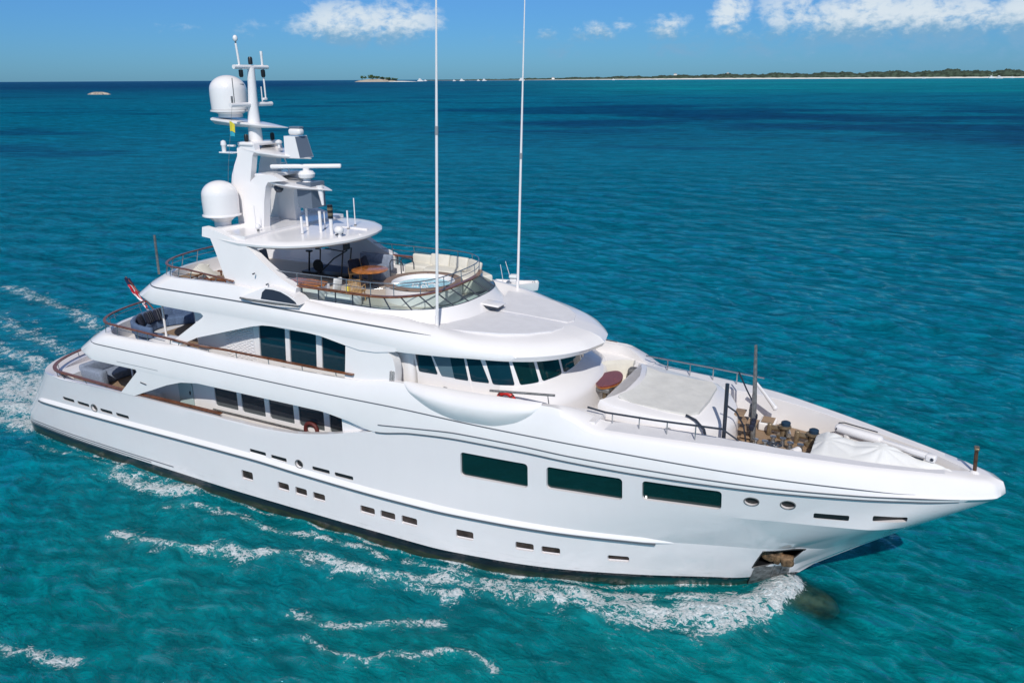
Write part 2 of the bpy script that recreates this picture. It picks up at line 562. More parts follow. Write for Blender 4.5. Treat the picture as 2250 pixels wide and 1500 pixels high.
def panel(poly, yf, thick=0.12, step=0.5, mirror=True):
    """side panel: polygon in (x, z) filled, sliced and bent onto y = -yf(x, z), with thickness inboard"""
    bm = bmesh.new()
    vs = [bm.verts.new((p[0], 0, p[1])) for p in poly]
    bm.faces.new(vs)
    xs = [p[0] for p in poly]; zs = [p[1] for p in poly]
    for x in np.arange(min(xs) + step, max(xs), step):
        bmesh.ops.bisect_plane(bm, geom=list(bm.verts) + list(bm.edges) + list(bm.faces), plane_co=(x, 0, 0), plane_no=(1, 0, 0), dist=1e-4)
    for z in np.arange(min(zs) + step, max(zs), step):
        bmesh.ops.bisect_plane(bm, geom=list(bm.verts) + list(bm.edges) + list(bm.faces), plane_co=(0, 0, z), plane_no=(0, 0, 1), dist=1e-4)
    bmesh.ops.triangulate(bm, faces=[f for f in bm.faces if len(f.verts) > 4])
    bm.verts.index_update()
    n = len(bm.verts)
    v = [v.co.copy() for v in bm.verts]
    out = [(p.x, -yf(p.x, p.z), p.z) for p in v]
    inn = [(p.x, -yf(p.x, p.z) + thick, p.z) for p in v]
    fs = [tuple(x.index for x in f.verts) for f in bm.faces]
    fs2 = [tuple(i + n for i in reversed(f)) for f in fs]
    side = []
    for e in bm.edges:
        if len(e.link_faces) == 1:
            a, b = e.verts[0].index, e.verts[1].index
            side.append((a, b, b + n, a + n))
    bm.free()
    mb = MB().add(out + inn, fs + fs2 + side)
    if mirror: mb.mirror()
    return mb


def rrect(x0, z0, x1, z1, r=0.08, seg=4, slant=0.0):
    """rounded rectangle outline; slant shifts the top in x"""
    pts = []
    for cx, cz, a0 in ((x1 - r, z1 - r, 0), (x0 + r, z1 - r, 90), (x0 + r, z0 + r, 180), (x1 - r, z0 + r, 270)):
        for k in range(seg + 1):
            a = R(a0 + 90 * k / seg)
            x, z = cx + r * math.cos(a), cz + r * math.sin(a)
            pts.append((x + slant * (z - z0) / (z1 - z0), z))
    return pts


def side_plate(poly, y0, y1, tilt=None):
    """prism of an (x,z) outline between y0 and y1; y may be functions of (x,z)"""
    f0 = y0 if callable(y0) else (lambda x, z: y0)
    f1 = y1 if callable(y1) else (lambda x, z: y1)
    n = len(poly)
    a = [(p[0], f0(*p), p[1]) for p in poly]
    b = [(p[0], f1(*p), p[1]) for p in poly]
    fs = [tuple(range(n)), tuple(range(2 * n - 1, n - 1, -1))]
    for i in range(n):
        j = (i + 1) % n
        fs.append((i, n + i, n + j, j))
    return MB().add(a + b, fs)

# ================================================================== THE YACHT
yacht = thing('motor_yacht', 'long white three-deck motor yacht under way, filling the foreground', 'yacht')

# half-breadths (metres from the centreline) against x (metres from the stern)
b_deck = ipl([(0, 4.05), (4, 4.32), (10, 4.45), (20, 4.45), (26, 4.25), (30, 3.95), (33.6, 3.5), (36.6, 2.95), (39.6, 2.05), (41.1, 1.45), (42.3, 0.94), (42.9, 0.68), (43.25, 0.48), (43.45, 0.30), (43.56, 0.12), (43.6, 0)])
b_wl = ipl([(0, 3.75), (5, 4.18), (12, 4.45), (16, 4.55), (25, 4.50), (27.7, 4.15), (29.7, 3.68), (32.7, 2.52), (35.2, 1.30), (36.5, 0.72), (37.3, 0.2), (37.55, 0)])
def stem(bf, xe, k=1.4):
    """squeeze a half-breadth curve to zero at the stem xe"""
    return lambda x: bf(x) * np.clip(1 - np.clip(1 - (xe - x) / k, 0, 1) ** 2, 0, 1) ** 0.8
b_boot = stem(lambda x: b_wl(x - 0.35) * .86 + b_deck(x) * .14, 38.0, 2.2)
b_rub = stem(lambda x: b_wl(x - 0.5) * .56 + b_deck(x - 0.3) * .44, 39.9, 2.6)
b_cre = stem(lambda x: b_wl(x) * .13 + b_deck(x - 0.1) * .87, 41.95, 2.0)
z_hull = ipl([(0, 3.55), (4.5, 3.62), (9, 3.78), (17.4, 3.76), (19.3, 3.86), (21, 4.15), (22.2, 4.44), (23.4, 4.72), (25, 4.96), (27, 5.08), (29, 5.06), (31.1, 4.97), (33.3, 4.91), (36, 4.89), (41.3, 4.86), (43.6, 4.95)])
zc = lambda z: (lambda x: np.full_like(np.asarray(x, float), z))

def shifted(bf, k): return lambda x: bf(x) - k

NR = 230
z_hin = lambda x: np.where(x < 23.2, 2.92, z_hull(x) - .12)
hull_rows = [
    row(-0.55, 36.5, zc(0.0), -1.35, NR, 2.4, 2.2),
    row(-0.55, 36.8, lerp(b_wl, zc(0), .35), -1.25, NR, 2.4, 2.2),
    row(-0.80, 37.55, b_wl, 0.0, NR, 2.4, 2.2),
    row(-0.85, 38.0, b_boot, 0.46, NR, 2.4, 2.2),
    row(-0.60, 38.55, stem(lambda q: b_wl(q - .4) * .75 + b_deck(q) * .25, 38.6, 2.3), 1.05, NR, 2.4, 2.2),
    row(0.50, 39.9, b_rub, 2.16, NR, 2.4, 2.2),
    row(1.95, 41.9, b_cre, 3.70, NR, 2.4, 2.2),
    row(2.70, 43.50, b_deck, z_hull, NR, 2.4, 2.2),
    row(2.90, 43.2, shifted(b_deck, .22), z_hull, NR, 2.4, 2.2),
    row(3.00, 43.0, shifted(b_deck, .25), z_hin, NR, 2.4, 2.2),
    row(3.00, 42.9, zc(0.0), z_hin, NR, 2.4, 2.2),
]
HSR = []
for i_, r_ in enumerate(hull_rows[:-1]):
    HSR.append(r_)
    if 2 <= i_ <= 6:
        for k_ in (.25, .5, .75): HSR.append(r_ * (1 - k_) + hull_rows[i_ + 1] * k_)
HSR.append(hull_rows[-1])
hull = ring_solid(HSR).build('hull', M_HULL, yacht, smooth=9)

def hull_y(x, z):
    """half breadth of the hull side by interpolating the rows"""
    zs, bs = [], []
    for r_ in hull_rows[2:8]:
        bs.append(np.interp(x, r_[:, 0], -r_[:, 1])); zs.append(np.interp(x, r_[:, 0], r_[:, 2]))
    return float(np.interp(z, zs, bs))

def yh(off): return lambda x, z: -(hull_y(x, z) + off)

PORTS = [(16.45, 1.20, 17.08, 1.62), (18.42, 1.19, 19.02, 1.55), (19.34, 1.19, 19.95, 1.54), (20.25, 1.19, 20.86, 1.53), (22.56, 1.19, 23.24, 1.52), (23.5, 1.2, 24.17, 1.54), (24.45, 1.22, 25.14, 1.56),
         (26.75, 1.18, 27.43, 1.53), (29.0, 1.15, 29.66, 1.47), (29.93, 1.14, 30.58, 1.45), (32.16, 1.11, 32.86, 1.37)]
BIGW = [(26.95, 3.68, 29.48, 4.60), (30.15, 3.80, 32.72, 4.64), (33.36, 3.95, 35.82, 4.68)]
SLOTS = [(4.8, 2.55, 5.7, 2.66), (5.94, 2.55, 6.83, 2.66), (7.63, 2.52, 8.5, 2.63), (8.76, 2.53, 9.64, 2.64),
         (17.05, 2.54, 17.93, 2.68), (18.2, 2.54, 19.02, 2.66), (20.32, 2.52, 21.18, 2.63), (21.42, 2.51, 22.3, 2.62),
         (38.5, 4.0, 39.5, 4.15), (40.15, 4.06, 41.1, 4.21)]
OVALS = [(7.2, 2.58, .20, .16), (19.66, 2.60, .17, .15), (36.7, 4.42, .20, .14), (37.75, 4.42, .20, .14)]
cutter = MB()
def add_cut(poly, d):
    c = side_plate(poly, yh(0.35), yh(-d)); cutter.add(c.v, c.f)
for (x0, z0, x1, z1) in PORTS: add_cut(rrect(x0, z0, x1, z1, .07), .10)
for (x0, z0, x1, z1) in BIGW: add_cut(rrect(x0, z0, x1, z1, .13), .13)
SLOTS = [(a, b - .03, c, d + .03) for a, b, c, d in SLOTS]
for (x0, z0, x1, z1) in SLOTS: add_cut(rrect(x0, z0, x1, z1, .05), .08)
for (cx, cz, a, b) in OVALS: add_cut([(cx + a * math.cos(t), cz + b * math.sin(t)) for t in np.linspace(0, 2 * math.pi, 21)[:-1]], .12)
ANCHOR = [(36.72, 1.16), (37.86, 1.42), (38.30, 2.12), (37.05, 2.02)]
add_cut(ANCHOR, .55)
cut(hull, cutter)

def hull_plate(name, poly, d0, d1, m, parent, **k):
    return side_plate(poly, yh(d0), yh(d1)).build(name, m, parent, smooth=20, **k)
for (x0, z0, x1, z1) in PORTS:
    hull_plate('porthole', rrect(x0 - .01, z0 + .05, x1 + .01, z1 + .01, .07), -.07, -.099, M_PORT, hull)
for (x0, z0, x1, z1) in BIGW:
    wn = hull_plate('hull_window', rrect(x0 - .01, z0 + .02, x1 + .01, z1 + .01, .13), -.095, -.128, M_GLASSG, hull)
for (x0, z0, x1, z1) in SLOTS:
    hull_plate('vent_slot', rrect(x0 - .01, z0 + .02, x1 + .01, z1 + .01, .05), -.035, -.079, M_BLACK, hull)
for i, (cx, cz, a, b) in enumerate(OVALS):
    t = np.linspace(0, 2 * math.pi, 25)[:-1]
    ring = MB()
    ring.tube([(cx + (a + .02) * math.cos(q), -(hull_y(cx + a * math.cos(q), cz + b * math.sin(q)) + .004), cz + (b + .02) * math.sin(q)) for q in t], .018, 6, closed=True)
    ring.build('fairlead_rim', M_GREYM, hull)
    hull_plate('fairlead', [(cx + a * .98 * math.cos(q), cz + b * .98 * math.sin(q)) for q in t], -.09, -.118, M_BLACK, hull)

def ribbon(fx, xs, dz, proud, back=0.02):
    """thin raised band along the side: fx(x) -> (y half breadth, z)"""
    mb = MB(); r1, r2, r3, r4 = [], [], [], []
    for x in xs:
        b, z, k = fx(x)
        r1.append((x, -(b - back), z + dz * k)); r2.append((x, -(b + proud), z + dz * k))
        r3.append((x, -(b + proud), z - dz * k)); r4.append((x, -(b - back), z - dz * k))
    return mb.grid([r1, r2, r3, r4], closed_v=True)

# rubbing strake: half-round moulding with a dark line under it
z_rub = ipl([(2.4, 2.06), (9.4, 2.24), (17, 2.34), (20, 2.26), (24.3, 2.18), (27.8, 2.18), (32.4, 2.16), (34.3, 2.13)])
mb = MB()
prof = [(-.03, .22), (.04, .12), (.10, .04), (.12, 0), (.10, -.05), (-.03, -.06)]
rws = []
xs = np.concatenate([np.linspace(2.5, 33.3, 90), np.linspace(33.4, 34.3, 14)])
for (o_, dz_) in prof:
    rr = []
    for x in xs:
        k = min(1, ((34.32 - x) / .95)) ** .7 if x > 33.3 else min(1, (x - 2.38) / .5)
        z = float(z_rub(x)) + dz_ * k
        rr.append((x, -(hull_y(x, z) + o_ * k), z))
    rws.append(rr)
mb.grid(rws).add(rws[0], []).mirror()
strake = mb.build('rubbing_strake', M_WHITE, hull, smooth=60)
xs = np.linspace(2.62, 33.75, 90)
ribbon(lambda x: (hull_y(x, z_rub(x)) + .112, float(z_rub(x)) - .045, 1), xs, .036, .016).mirror().build('strake_line', M_LINE, hull)
for k, (xe, dz) in enumerate(((12.2, .0), (10.7, -.11), (9.0, -.22))):
    xs = np.linspace(1.0, xe, 40)
    ribbon(lambda x: (hull_y(x, .66 + dz + .006 * x), .66 + dz + .006 * x, 1), xs, .020, .012).build('spray_line', M_LINE, hull)

# stem edge in dark paint close to the water
mb = MB()
pts = [(37.75, 0.36), (38.05, 0.60), (38.4, 0.95), (38.75, 1.20), (39.2, 1.5)]
# ------------------------------------------------------------------ bridge deck shell (bulwark band, deck and foredeck)
z_bot = ipl([(5, 5.10), (20.8, 5.12), (22.1, 4.97), (23.4, 4.73), (25, 4.96), (27, 5.08), (29, 5.06), (31.1, 4.97), (33.3, 4.91), (36, 4.89), (41.3, 4.86), (43.6, 4.95)])
z_bot2 = ipl([(5, 5.40), (21, 5.40), (23.0, 5.02), (25, 5.17), (27, 5.31), (29, 5.28), (31.1, 5.18), (34, 5.11), (38, 5.02), (41.5, 4.98), (43.6, 5.06)])
z_l1 = ipl([(5, 5.90), (23.7, 5.83), (27.8, 5.70), (32, 5.56), (36, 5.38), (39.7, 5.16), (41, 5.08), (43.2, 5.17), (43.6, 5.22)])
z_top = ipl([(5, 6.34), (11, 6.40), (14, 6.52), (16, 6.46), (22.5, 6.52), (24.2, 6.72), (30.2, 6.72), (31.0, 6.5), (31.9, 6.13), (36, 6.08), (38, 5.95), (40, 5.78), (42, 5.63), (43.0, 5.52), (43.5, 5.46)])
capw = ipl([(5, .17), (22, .17), (24, .25), (30, .30), (31.2, .7), (32.4, 1.0), (34, 1.0), (36, .78), (38, .62), (40, .52), (41.5, .42), (43.5, .3)])
z_floor = ipl([(5, 5.62), (29.5, 5.62), (30.6, 5.2), (33, 5.1), (43.5, 5.02)])
b_fl = lambda x: b_deck(x) - .20 - capw(x)
SH = dict(n=NR)
shell_rows = [
    row(6.6, 42.5, zc(0.0), lambda x: np.where(x < 24, z_bot(x) - .01, 4.75), NR, 1.9, 2.4),
    row(6.5, 42.6, shifted(b_deck, .2), lambda x: z_bot(x) - .01, NR, 1.9, 2.4),
    row(6.15, 43.54, lambda x: b_deck(x) + .045 * np.clip((43.5 - x) / 2, 0, 1), z_bot, NR, 1.9, 2.4),
    row(5.75, 43.62, lambda x: b_deck(x - .06) + .06, z_bot2, NR, 1.9, 2.4),
    row(6.45, 43.58, lambda x: b_deck(x - .01) - .02 * np.clip((43.5 - x) / 2, 0, 1), z_l1, NR, 1.9, 2.4),
    row(7.10, 43.50, lambda x: b_deck(x + .06) - .10 * np.clip((43.5 - x) / 1.5, 0, 1), lambda x: z_l1(x) * .22 + z_top(x) * .78, NR, 1.9, 2.4),
    row(7.35, 43.22, lambda x: b_deck(x + .34) - np.interp(x, [0, 38, 43], [.21, .21, .12]), z_top, NR, 1.9, 2.4),
    row(7.55, 42.62, lambda x: b_fl(x) * np.sqrt(np.clip((42.62 - x) / 1.2, 0, 1)), lambda x: z_top(x) - .02, NR, 1.9, 2.4),
    row(7.60, 42.5, lambda x: (b_fl(x) - .05) * np.sqrt(np.clip((42.5 - x) / 1.2, 0, 1)), z_floor, NR, 1.9, 2.4),
    row(7.60, 42.4, zc(0.0), z_floor, NR, 1.9, 2.4),
]
shell = ring_solid(shell_rows).build('bridge_deck', M_WHITE, yacht, smooth=58)

def srow(k):
    r_ = shell_rows[k]
    return lambda x: (float(np.interp(x, r_[:, 0], -r_[:, 1])), float(np.interp(x, r_[:, 0], r_[:, 2])), 1)
def fade(fx, x1, d): return lambda x: (*fx(x)[:2], max(0.02, min(1, (x1 - x) / d)))
def line_from_row(k, x0, x1, dz, name, d=.6, both=True, parent=None, proud=.012, n=120):
    r_ = shell_rows[k]
    fx = srow(k)
    mb = ribbon(fade(fx, x1, d), np.linspace(x0, x1 - .01, n), dz, proud)
    if both: mb.mirror()
    return mb.build(name, M_LINE, parent or shell)
line_from_row(4, 7.5, 41.2, .020, 'trim_line', 1.5)
line_from_row(3, 23.6, 42.4, .020, 'band_line', 1.0)
ribbon(fade(lambda x: (srow(2)(x)[0], srow(2)(x)[1] - .012, 1), 42.5, .8), np.linspace(23.45, 42.4, 90), .024, .012).mirror().build('band_line', M_LINE, shell)
# seam round the aft end of the trim line
r_ = shell_rows[4][:26]
MB().tube([(p[0] - .008, p[1], p[2]) for p in r_], .022, 6).build('stern_trim_line', M_LINE, shell)
ribbon(lambda x: (srow(2)(x)[0] * .45 + srow(3)(x)[0] * .55, 5.30, 1), np.linspace(9.6, 12.2, 10), .012, .006).build('panel_seam', M_SEAM, shell)

# bow nose cap of the bulwark sits inside the shell: sloping non-skid cap strip
def strip(outer, inner, x0, x1, n, dz, name, m, parent, mirror=True):
    mb = MB(); a, b, c, d = [], [], [], []
    for x in np.linspace(x0, x1, n):
        (bo, zo, _), (bi, zi, _) = outer(x), inner(x)
        bo2 = bo - .10 * (bo - bi); bi2 = bi + .03
        a.append((x, -bo2, zo + dz * .9)); b.append((x, -bi2, zi + dz)); c.append((x, -bi2, zi - .02)); d.append((x, -bo2, zo - .02))
    mb.grid([a, b, c, d], closed_v=True)
    if mirror: mb.mirror()
    return mb.build(name, m, parent)
strip(srow(6), srow(7), 31.95, 41.9, 60, .008, 'bulwark_cap', M_DECK, shell)

# teak decks
def deck_sheet(bf, x0, x1, z, name, m, parent, n=30, t=.03):
    mb = MB(); xs = np.linspace(x0, x1, n)
    o = [(x, -bf(x)) for x in xs] + [(x, bf(x)) for x in xs[::-1]]
    mb.prism(o, z - t, z)
    return mb.build(name, m, parent, smooth=0)
deck_sheet(lambda x: float(b_deck(x)) - .45, 4.6, 22.5, 2.96, 'teak_deck', M_TEAKD, hull)
deck_sheet(lambda x: float(b_fl(x)) - .10, 8.9, 23.8, 5.66, 'teak_deck', M_TEAKD, shell)
deck_sheet(lambda x: max(.05, float(b_fl(x)) - .09) * math.sqrt(min(1, (42.3 - x) / 2.0)), 35.2, 42.2, 5.135, 'mooring_deck', M_TEAKD, shell, t=.02)

# ------------------------------------------------------------------ legs and arches between main deck and bridge deck
def y_leg1(x, z):
    k = min(1, max(0, (z - 3.78) / 1.34))
    return float(b_deck(x)) * 1.0 + .04 * k
panel([(9.45, 3.79), (10.35, 3.79), (11.0, 4.06), (12.6, 4.70), (13.5, 4.98), (14.4, 5.10), (14.5, 5.12), (14.5, 5.28), (10.6, 5.28), (10.75, 5.10), (10.82, 5.02)], y_leg1, .20).build('aft_fashion_plate', M_WHITE, shell, smooth=30)
MB().tube([(10.95, -4.50, 4.55), (11.3, -4.50, 4.50)], .022, 6).build('grab_handle', M_DARKM, shell)

# ------------------------------------------------------------------ main deck house
def house(x0, x1, hb, z0, z1, r=.3):
    o = []
    for cx, cy, a0 in ((x1 - r, hb - r, 0), (x0 + r, hb - r, 90), (x0 + r, -hb + r, 180), (x1 - r, -hb + r, 270)):
        for k in range(5):
            a = R(a0 + 90 * k / 4); o.append((cx + r * math.cos(a), cy + r * math.sin(a)))
    return MB().prism(o, z0, z1)
mh = house(8.9, 22.9, 3.3, 2.9, 5.2).build('main_deck_house', M_WHITE, yacht, smooth=40)
MW = [(14.06, 15.38), (15.62, 16.93), (17.18, 18.50), (18.77, 20.07), (20.36, 21.70)]
cutter = MB()
for (a, b) in MW:
    for s in (-1, 1):
        c = side_plate(rrect(a, 3.60, b, 5.02, .08), s * 3.5, s * 3.22); cutter.add(c.v, c.f)
cut(mh, cutter)
for (a, b) in MW:
    for s in (-1, 1):
        side_plate(rrect(a - .01, 3.59, b + .01, 5.03, .08), s * 3.25, s * 3.222).build('saloon_window', M_GLASS, mh, smooth=0)
        side_plate([(a + .02, 3.62), (b - .02, 3.62), (b - .02, 4.02 - .02 * (a - 14) ** .9), (a + .02, 4.06 - .02 * (a - 14) ** .9)], s * 3.254, s * 3.251).build('painted_window_reflection', M_WINREFL, mh, smooth=0)  # lower strip: reflection of the lit bulwark put into the colour
rl = MB().tube([(13.95, -3.38, 3.44), (20.4, -3.38, 3.44)], .035, 8).build('wall_handrail', M_GREYM, mh)
# aft side door with glass, set at an angle beyond the fashion plate
side_plate(rrect(11.9, 2.97, 12.75, 4.95, .05), -3.36, -3.31).build('side_door', mat('pale_green_door_glass', (0.42, 0.52, 0.52), .12), mh, smooth=0)
MB().box((12.62, -3.38, 3.95), (.05, .04, .16)).build('door_handle', M_DARKM, mh)
MB().rbox((10.1, -3.1, 3.3), (1.2, 1.0, .72), .1).build('side_locker', M_WHITE, mh)
# stair bulkhead at the forward end of the side deck
side_plate([(21.75, 2.95), (22.9, 2.95), (22.9, 5.0), (21.75, 5.0)], -4.2, -3.25).build('side_bulkhead', M_WHITE, mh)

def rail(name, pts, r, m, parent, posts=(), pr=.018, seg=8, pm=None, post_name='stanchion'):
    o = MB().tube(pts, r, seg).build(name, m, parent, smooth=60)
    for a, b in posts:
        MB().tube([a, b], pr, 6).build(post_name, pm or M_STEEL, o)
    return o
def flat_rail(name, pts, wd, th, m, parent):
    """wooden cap rail of rectangular section"""
    pts = [Vector(p) for p in pts]; rows = [[], [], [], []]
    for i, p in enumerate(pts):
        t = (pts[min(i + 1, len(pts) - 1)] - pts[max(i - 1, 0)]).normalized()
        n_ = Vector((t.y, -t.x, 0)).normalized() * wd / 2
        for k, (sx, dz) in enumerate(((1, th / 2), (1, -th / 2), (-1, -th / 2), (-1, th / 2))):
            rows[k].append(p + n_ * sx + Vector((0, 0, dz)))
    mb = MB().grid(rows, closed_v=True)
    mb.add([r_[0] for r_ in rows], [(0, 1, 2, 3)]); mb.add([r_[-1] for r_ in rows], [(3, 2, 1, 0)])
    return mb.build(name, m, parent, smooth=30)
def row_path(r_, x_max, inset=0.0, dz=0.0, both=False, x_min=None):
    p = [(q[0] + (inset if i < 6 else 0) * 0, q[1] + min(inset, -q[1]) , q[2] + dz) for i, q in enumerate(r_) if q[0] <= x_max and (x_min is None or q[0] >= x_min)]
    if both: p = [(a, -b, c) for a, b, c in reversed(p[1:])] + p
    return p

# teak cap rails
p = [(a, b, 3.90 + .06 * min(1, max(0, (9 - a) / 4))) for a, b, c in row_path(hull_rows[7], 15.7, .10, .10, both=True)]
cap = flat_rail('teak_cap_rail', p, .17, .055, M_TEAK, hull)
for q in [p[len(p) // 2 + k] for k in (-58, -45, -38, -26, -12, 0, 12, 26, 38, 45, 52, 58)]:
    MB().tube([(q[0] + .04, q[1] * .995, float(z_hull(q[0])) - .04), (q[0], q[1], q[2])], .022, 6).build('stanchion', M_STEEL, cap)
aft_rail = row_path(shell_rows[6], 22.6, .05, .0, both=True)
def rail_z(x): return float(np.interp(x, [7, 9.5, 13.0, 14.2, 16, 22.6], [6.92, 6.86, 6.72, 6.66, 6.72, 6.70]))
aft_rail = [(a, b, rail_z(a)) for a, b, c in aft_rail]
bcap = flat_rail('teak_cap_rail', aft_rail, .12, .05, M_TEAK, shell)
for x in (7.9, 8.7, 9.6, 10.9, 11.5, 12.9, 13.4, 15.05, 16.6, 18.3, 20.0, 21.6):
    b, z, _ = srow(6)(x)
    for s in (-1, 1): MB().tube([(x + (.0 if x > 14 else -.10), s * (b - .06), z - .02), (x, s * (b - .05), rail_z(x))], .018, 6).build('stanchion', M_STEEL, bcap)
for y in (-2.8, -1.4, 0, 1.4, 2.8):
    MB().tube([(7.62, y, 6.5), (7.50, y, rail_z(7.4))], .018, 6).build('stanchion', M_STEEL, bcap)
rail('lower_rail', [(a + .02, b * .995, c - .17) for a, b, c in aft_rail if a < 12.6], .014, M_STEEL, shell)

# ------------------------------------------------------------------ bridge-deck house with three tall windows
bh = house(13.3, 24.5, 3.3, 5.6, 8.25, .25).build('bridge_deck_house', M_WHITE, yacht, smooth=40)
BW = [(16.98, 18.36), (18.58, 19.93), (20.2, 21.52)]
cutter = MB()
for (a, b) in BW:
    c = side_plate(rrect(a, 6.22, b, 7.72, .06, slant=.10), -3.5, -3.22); cutter.add(c.v, c.f)
cut(bh, cutter)
for (a, b) in BW:
    side_plate(rrect(a - .01, 6.21, b + .01, 7.73, .06, slant=.10), -3.245, -3.222).build('tall_window', M_GLASS, bh, smooth=0)
# louvred engine-room air intake
lv = MB()
side_plate([(15.15, 6.0), (16.75, 6.0), (16.75, 7.75), (15.15, 7.75)], -3.325, -3.302).build('louvre_panel', M_DECK, bh, smooth=0)
for i, z in enumerate(np.arange(6.05, 7.72, .075)):
    for j, x in enumerate(np.arange(15.22, 16.6, .26)):
        xx = x + (.13 if i % 2 else 0)
        if xx + .2 > 16.75: continue
        lv.box((xx + .1, -3.335, z), (.20, .03, .045), rx=R(28))
lv.build('louvre_slats', M_WHITE, bh, smooth=0)
# smoked aft doors of the sky lounge
MB().box((13.29, 0, 6.75), (.03, 4.6, 2.0)).build('sliding_door', M_GLASS, bh)
# closed fairing between bulwark and brow
def y_fair(x, z): return float(np.interp(z, [6.4, 6.8, 7.8], [4.12, 4.03, 3.90])) - max(0, x - 24) * .05
panel([(21.95, 6.35), (24.2, 6.35), (24.2, 6.85), (24.18, 7.2), (24.08, 7.5), (23.9, 7.7), (23.6, 7.86), (21.95, 7.86)],
      y_fair, .40, .4).build('side_fairing', M_WHITE, shell, smooth=30)
mb = MB()
for i in range(9):
    for j in range(5):
        mb.box((23.98 + j * .045, -4.085 + j * .002 + i * .009, 6.62 + i * .052 + (j % 2) * .026), (.026, .02, .026))
mb.build('vent_grille', M_GREYM, shell, smooth=0)

# ------------------------------------------------------------------ wing station bulges on the bulwark
zlo = ipl([(24.6, 6.70), (25.0, 6.36), (26, 5.90), (27, 5.73), (28.0, 5.74), (28.9, 5.95), (29.5, 6.30), (29.85, 6.64)])
mb = MB(); rows = []
xs = np.linspace(24.6, 29.85, 60)
for k in np.linspace(0, 1, 9):
    rr = []
    for x in xs:
        e = max(0.0, 1 - ((x - 27.22) / 2.63) ** 2)
        zl = float(zlo(x)); zt = 6.74
        z = zl + (zt - zl) * k
        bb = np.interp(z, [5.0, srow(4)(x)[1], srow(5)(x)[1], srow(6)(x)[1]], [srow(3)(x)[0], srow(4)(x)[0], srow(5)(x)[0], srow(6)(x)[0]])
        rr.append((x, -(float(bb) - .02 + .34 * e ** .8 * math.sin(k * 2.35)), z))
    rows.append(rr)
rows.append([(p[0], -(srow(6)(p[0])[0] - .1), 6.78) for p in rows[-1]])
mb.grid(rows).mirror()
mb.build('wing_bulge', M_WHITE, shell, smooth=50)

# ------------------------------------------------------------------ sun deck slab running forward into the wheelhouse brow
b_sun = ipl([(9, 3.80), (13, 3.92), (24, 3.92), (26, 3.74), (27.6, 3.30), (28.9, 2.66), (29.7, 1.98), (30.25, 1.18), (30.52, .55), (30.62, 0)])
zs_bot = ipl([(9, 8.10), (12, 8.02), (14.7, 7.98), (22, 7.90), (24.2, 7.80), (26.6, 7.84), (29.3, 7.74), (31.2, 7.80)])
zs_nose = ipl([(9, 8.26), (14, 8.30), (22, 8.28), (25, 8.10), (28, 7.94), (31.2, 7.93)])
zs_line = ipl([(9, 8.78), (15, 8.76), (20, 8.70), (25.6, 8.52), (28, 8.20), (31.2, 8.12)])
zs_top = ipl([(9, 9.14), (12, 9.22), (16, 9.30), (19, 9.10), (21, 8.92), (24, 8.84), (25.5, 8.66), (27, 8.42), (29.5, 8.30), (31.2, 8.22)])
zs_in = ipl([(9, 8.68), (23.5, 8.68), (25.2, 8.56), (27, 8.52), (31.0, 8.32)])
sm1 = ipl([(9, .24), (17, .28), (20.5, .45), (24, .52), (27, .42), (31, .25)])
sm2 = ipl([(9, .40), (17, .45), (20.5, .64), (24, .80), (27, .74), (31, .5)])
sm3 = ipl([(9, .45), (17, .50), (20.5, .74), (24, 1.0), (27, 1.08), (31, .9)])
sm4 = ipl([(9, 0), (23, 0), (27, .03), (31, .03)])
def brow(off, xe):
    """inset copy of the brow outline: 'off' inboard aft of x = 26, closing smoothly at xe in front"""
    def f(x):
        x = np.asarray(x, float)
        o26 = float(off(26.0)); b26 = float(b_sun(26.0))
        front = b_sun(26 + (x - 26) * 4.62 / (xe - 26)) * (b26 - o26) / b26
        return np.where(x <= 26, b_sun(x) - off(x), front)
    return f
o4 = ipl([(9, .04), (22, .04), (26, .17), (31, .2)])
sd_rows = [
    row(10.4, 29.6, zc(0.0), zs_bot, NR, 1.9, 2.4),
    row(10.3, 29.9, brow(lambda x: .25 + 0 * x, 29.9), zs_bot, NR, 1.9, 2.4),
    row(10.0, 30.52, brow(lambda x: .02 + 0 * x, 30.52), zs_bot, NR, 1.9, 2.4),
    row(9.6, 30.64, brow(lambda x: -.03 + 0 * x, 30.64), zs_nose, NR, 1.9, 2.4),
    row(10.35, 30.42, brow(o4, 30.42), zs_line, NR, 1.9, 2.4),
    row(11.15, 30.05, brow(sm1, 30.05), zs_top, NR, 1.9, 2.4),
    row(11.35, 29.75, brow(sm2, 29.75), lambda x: zs_top(x) + sm4(x), NR, 1.9, 2.4),
    row(11.42, 29.4, brow(sm3, 29.4), zs_in, NR, 1.9, 2.4),
    row(11.42, 29.2, zc(0.0), zs_in, NR, 1.9, 2.4),
]
sun_deck = ring_solid(sd_rows).build('sun_deck', M_WHITE, yacht, smooth=58)
def drow(k):
    r_ = sd_rows[k]
    return lambda x: (float(np.interp(x, r_[:, 0], -r_[:, 1])), float(np.interp(x, r_[:, 0], r_[:, 2])), 1)
ribbon(fade(drow(4), 25.6, 1.5), np.linspace(11.2, 25.55, 80), .026, .012).mirror().build('trim_line', M_LINE, sun_deck)
MB().tube([(p[0] - .008, p[1], p[2]) for p in sd_rows[4][:22]], .022, 6).build('stern_trim_line', M_LINE, sun_deck)
deck_sheet(lambda x: float(b_sun(x)) - 1.02, 11.7, 24.2, 8.715, 'sun_deck_floor', M_BLEACH, sun_deck)

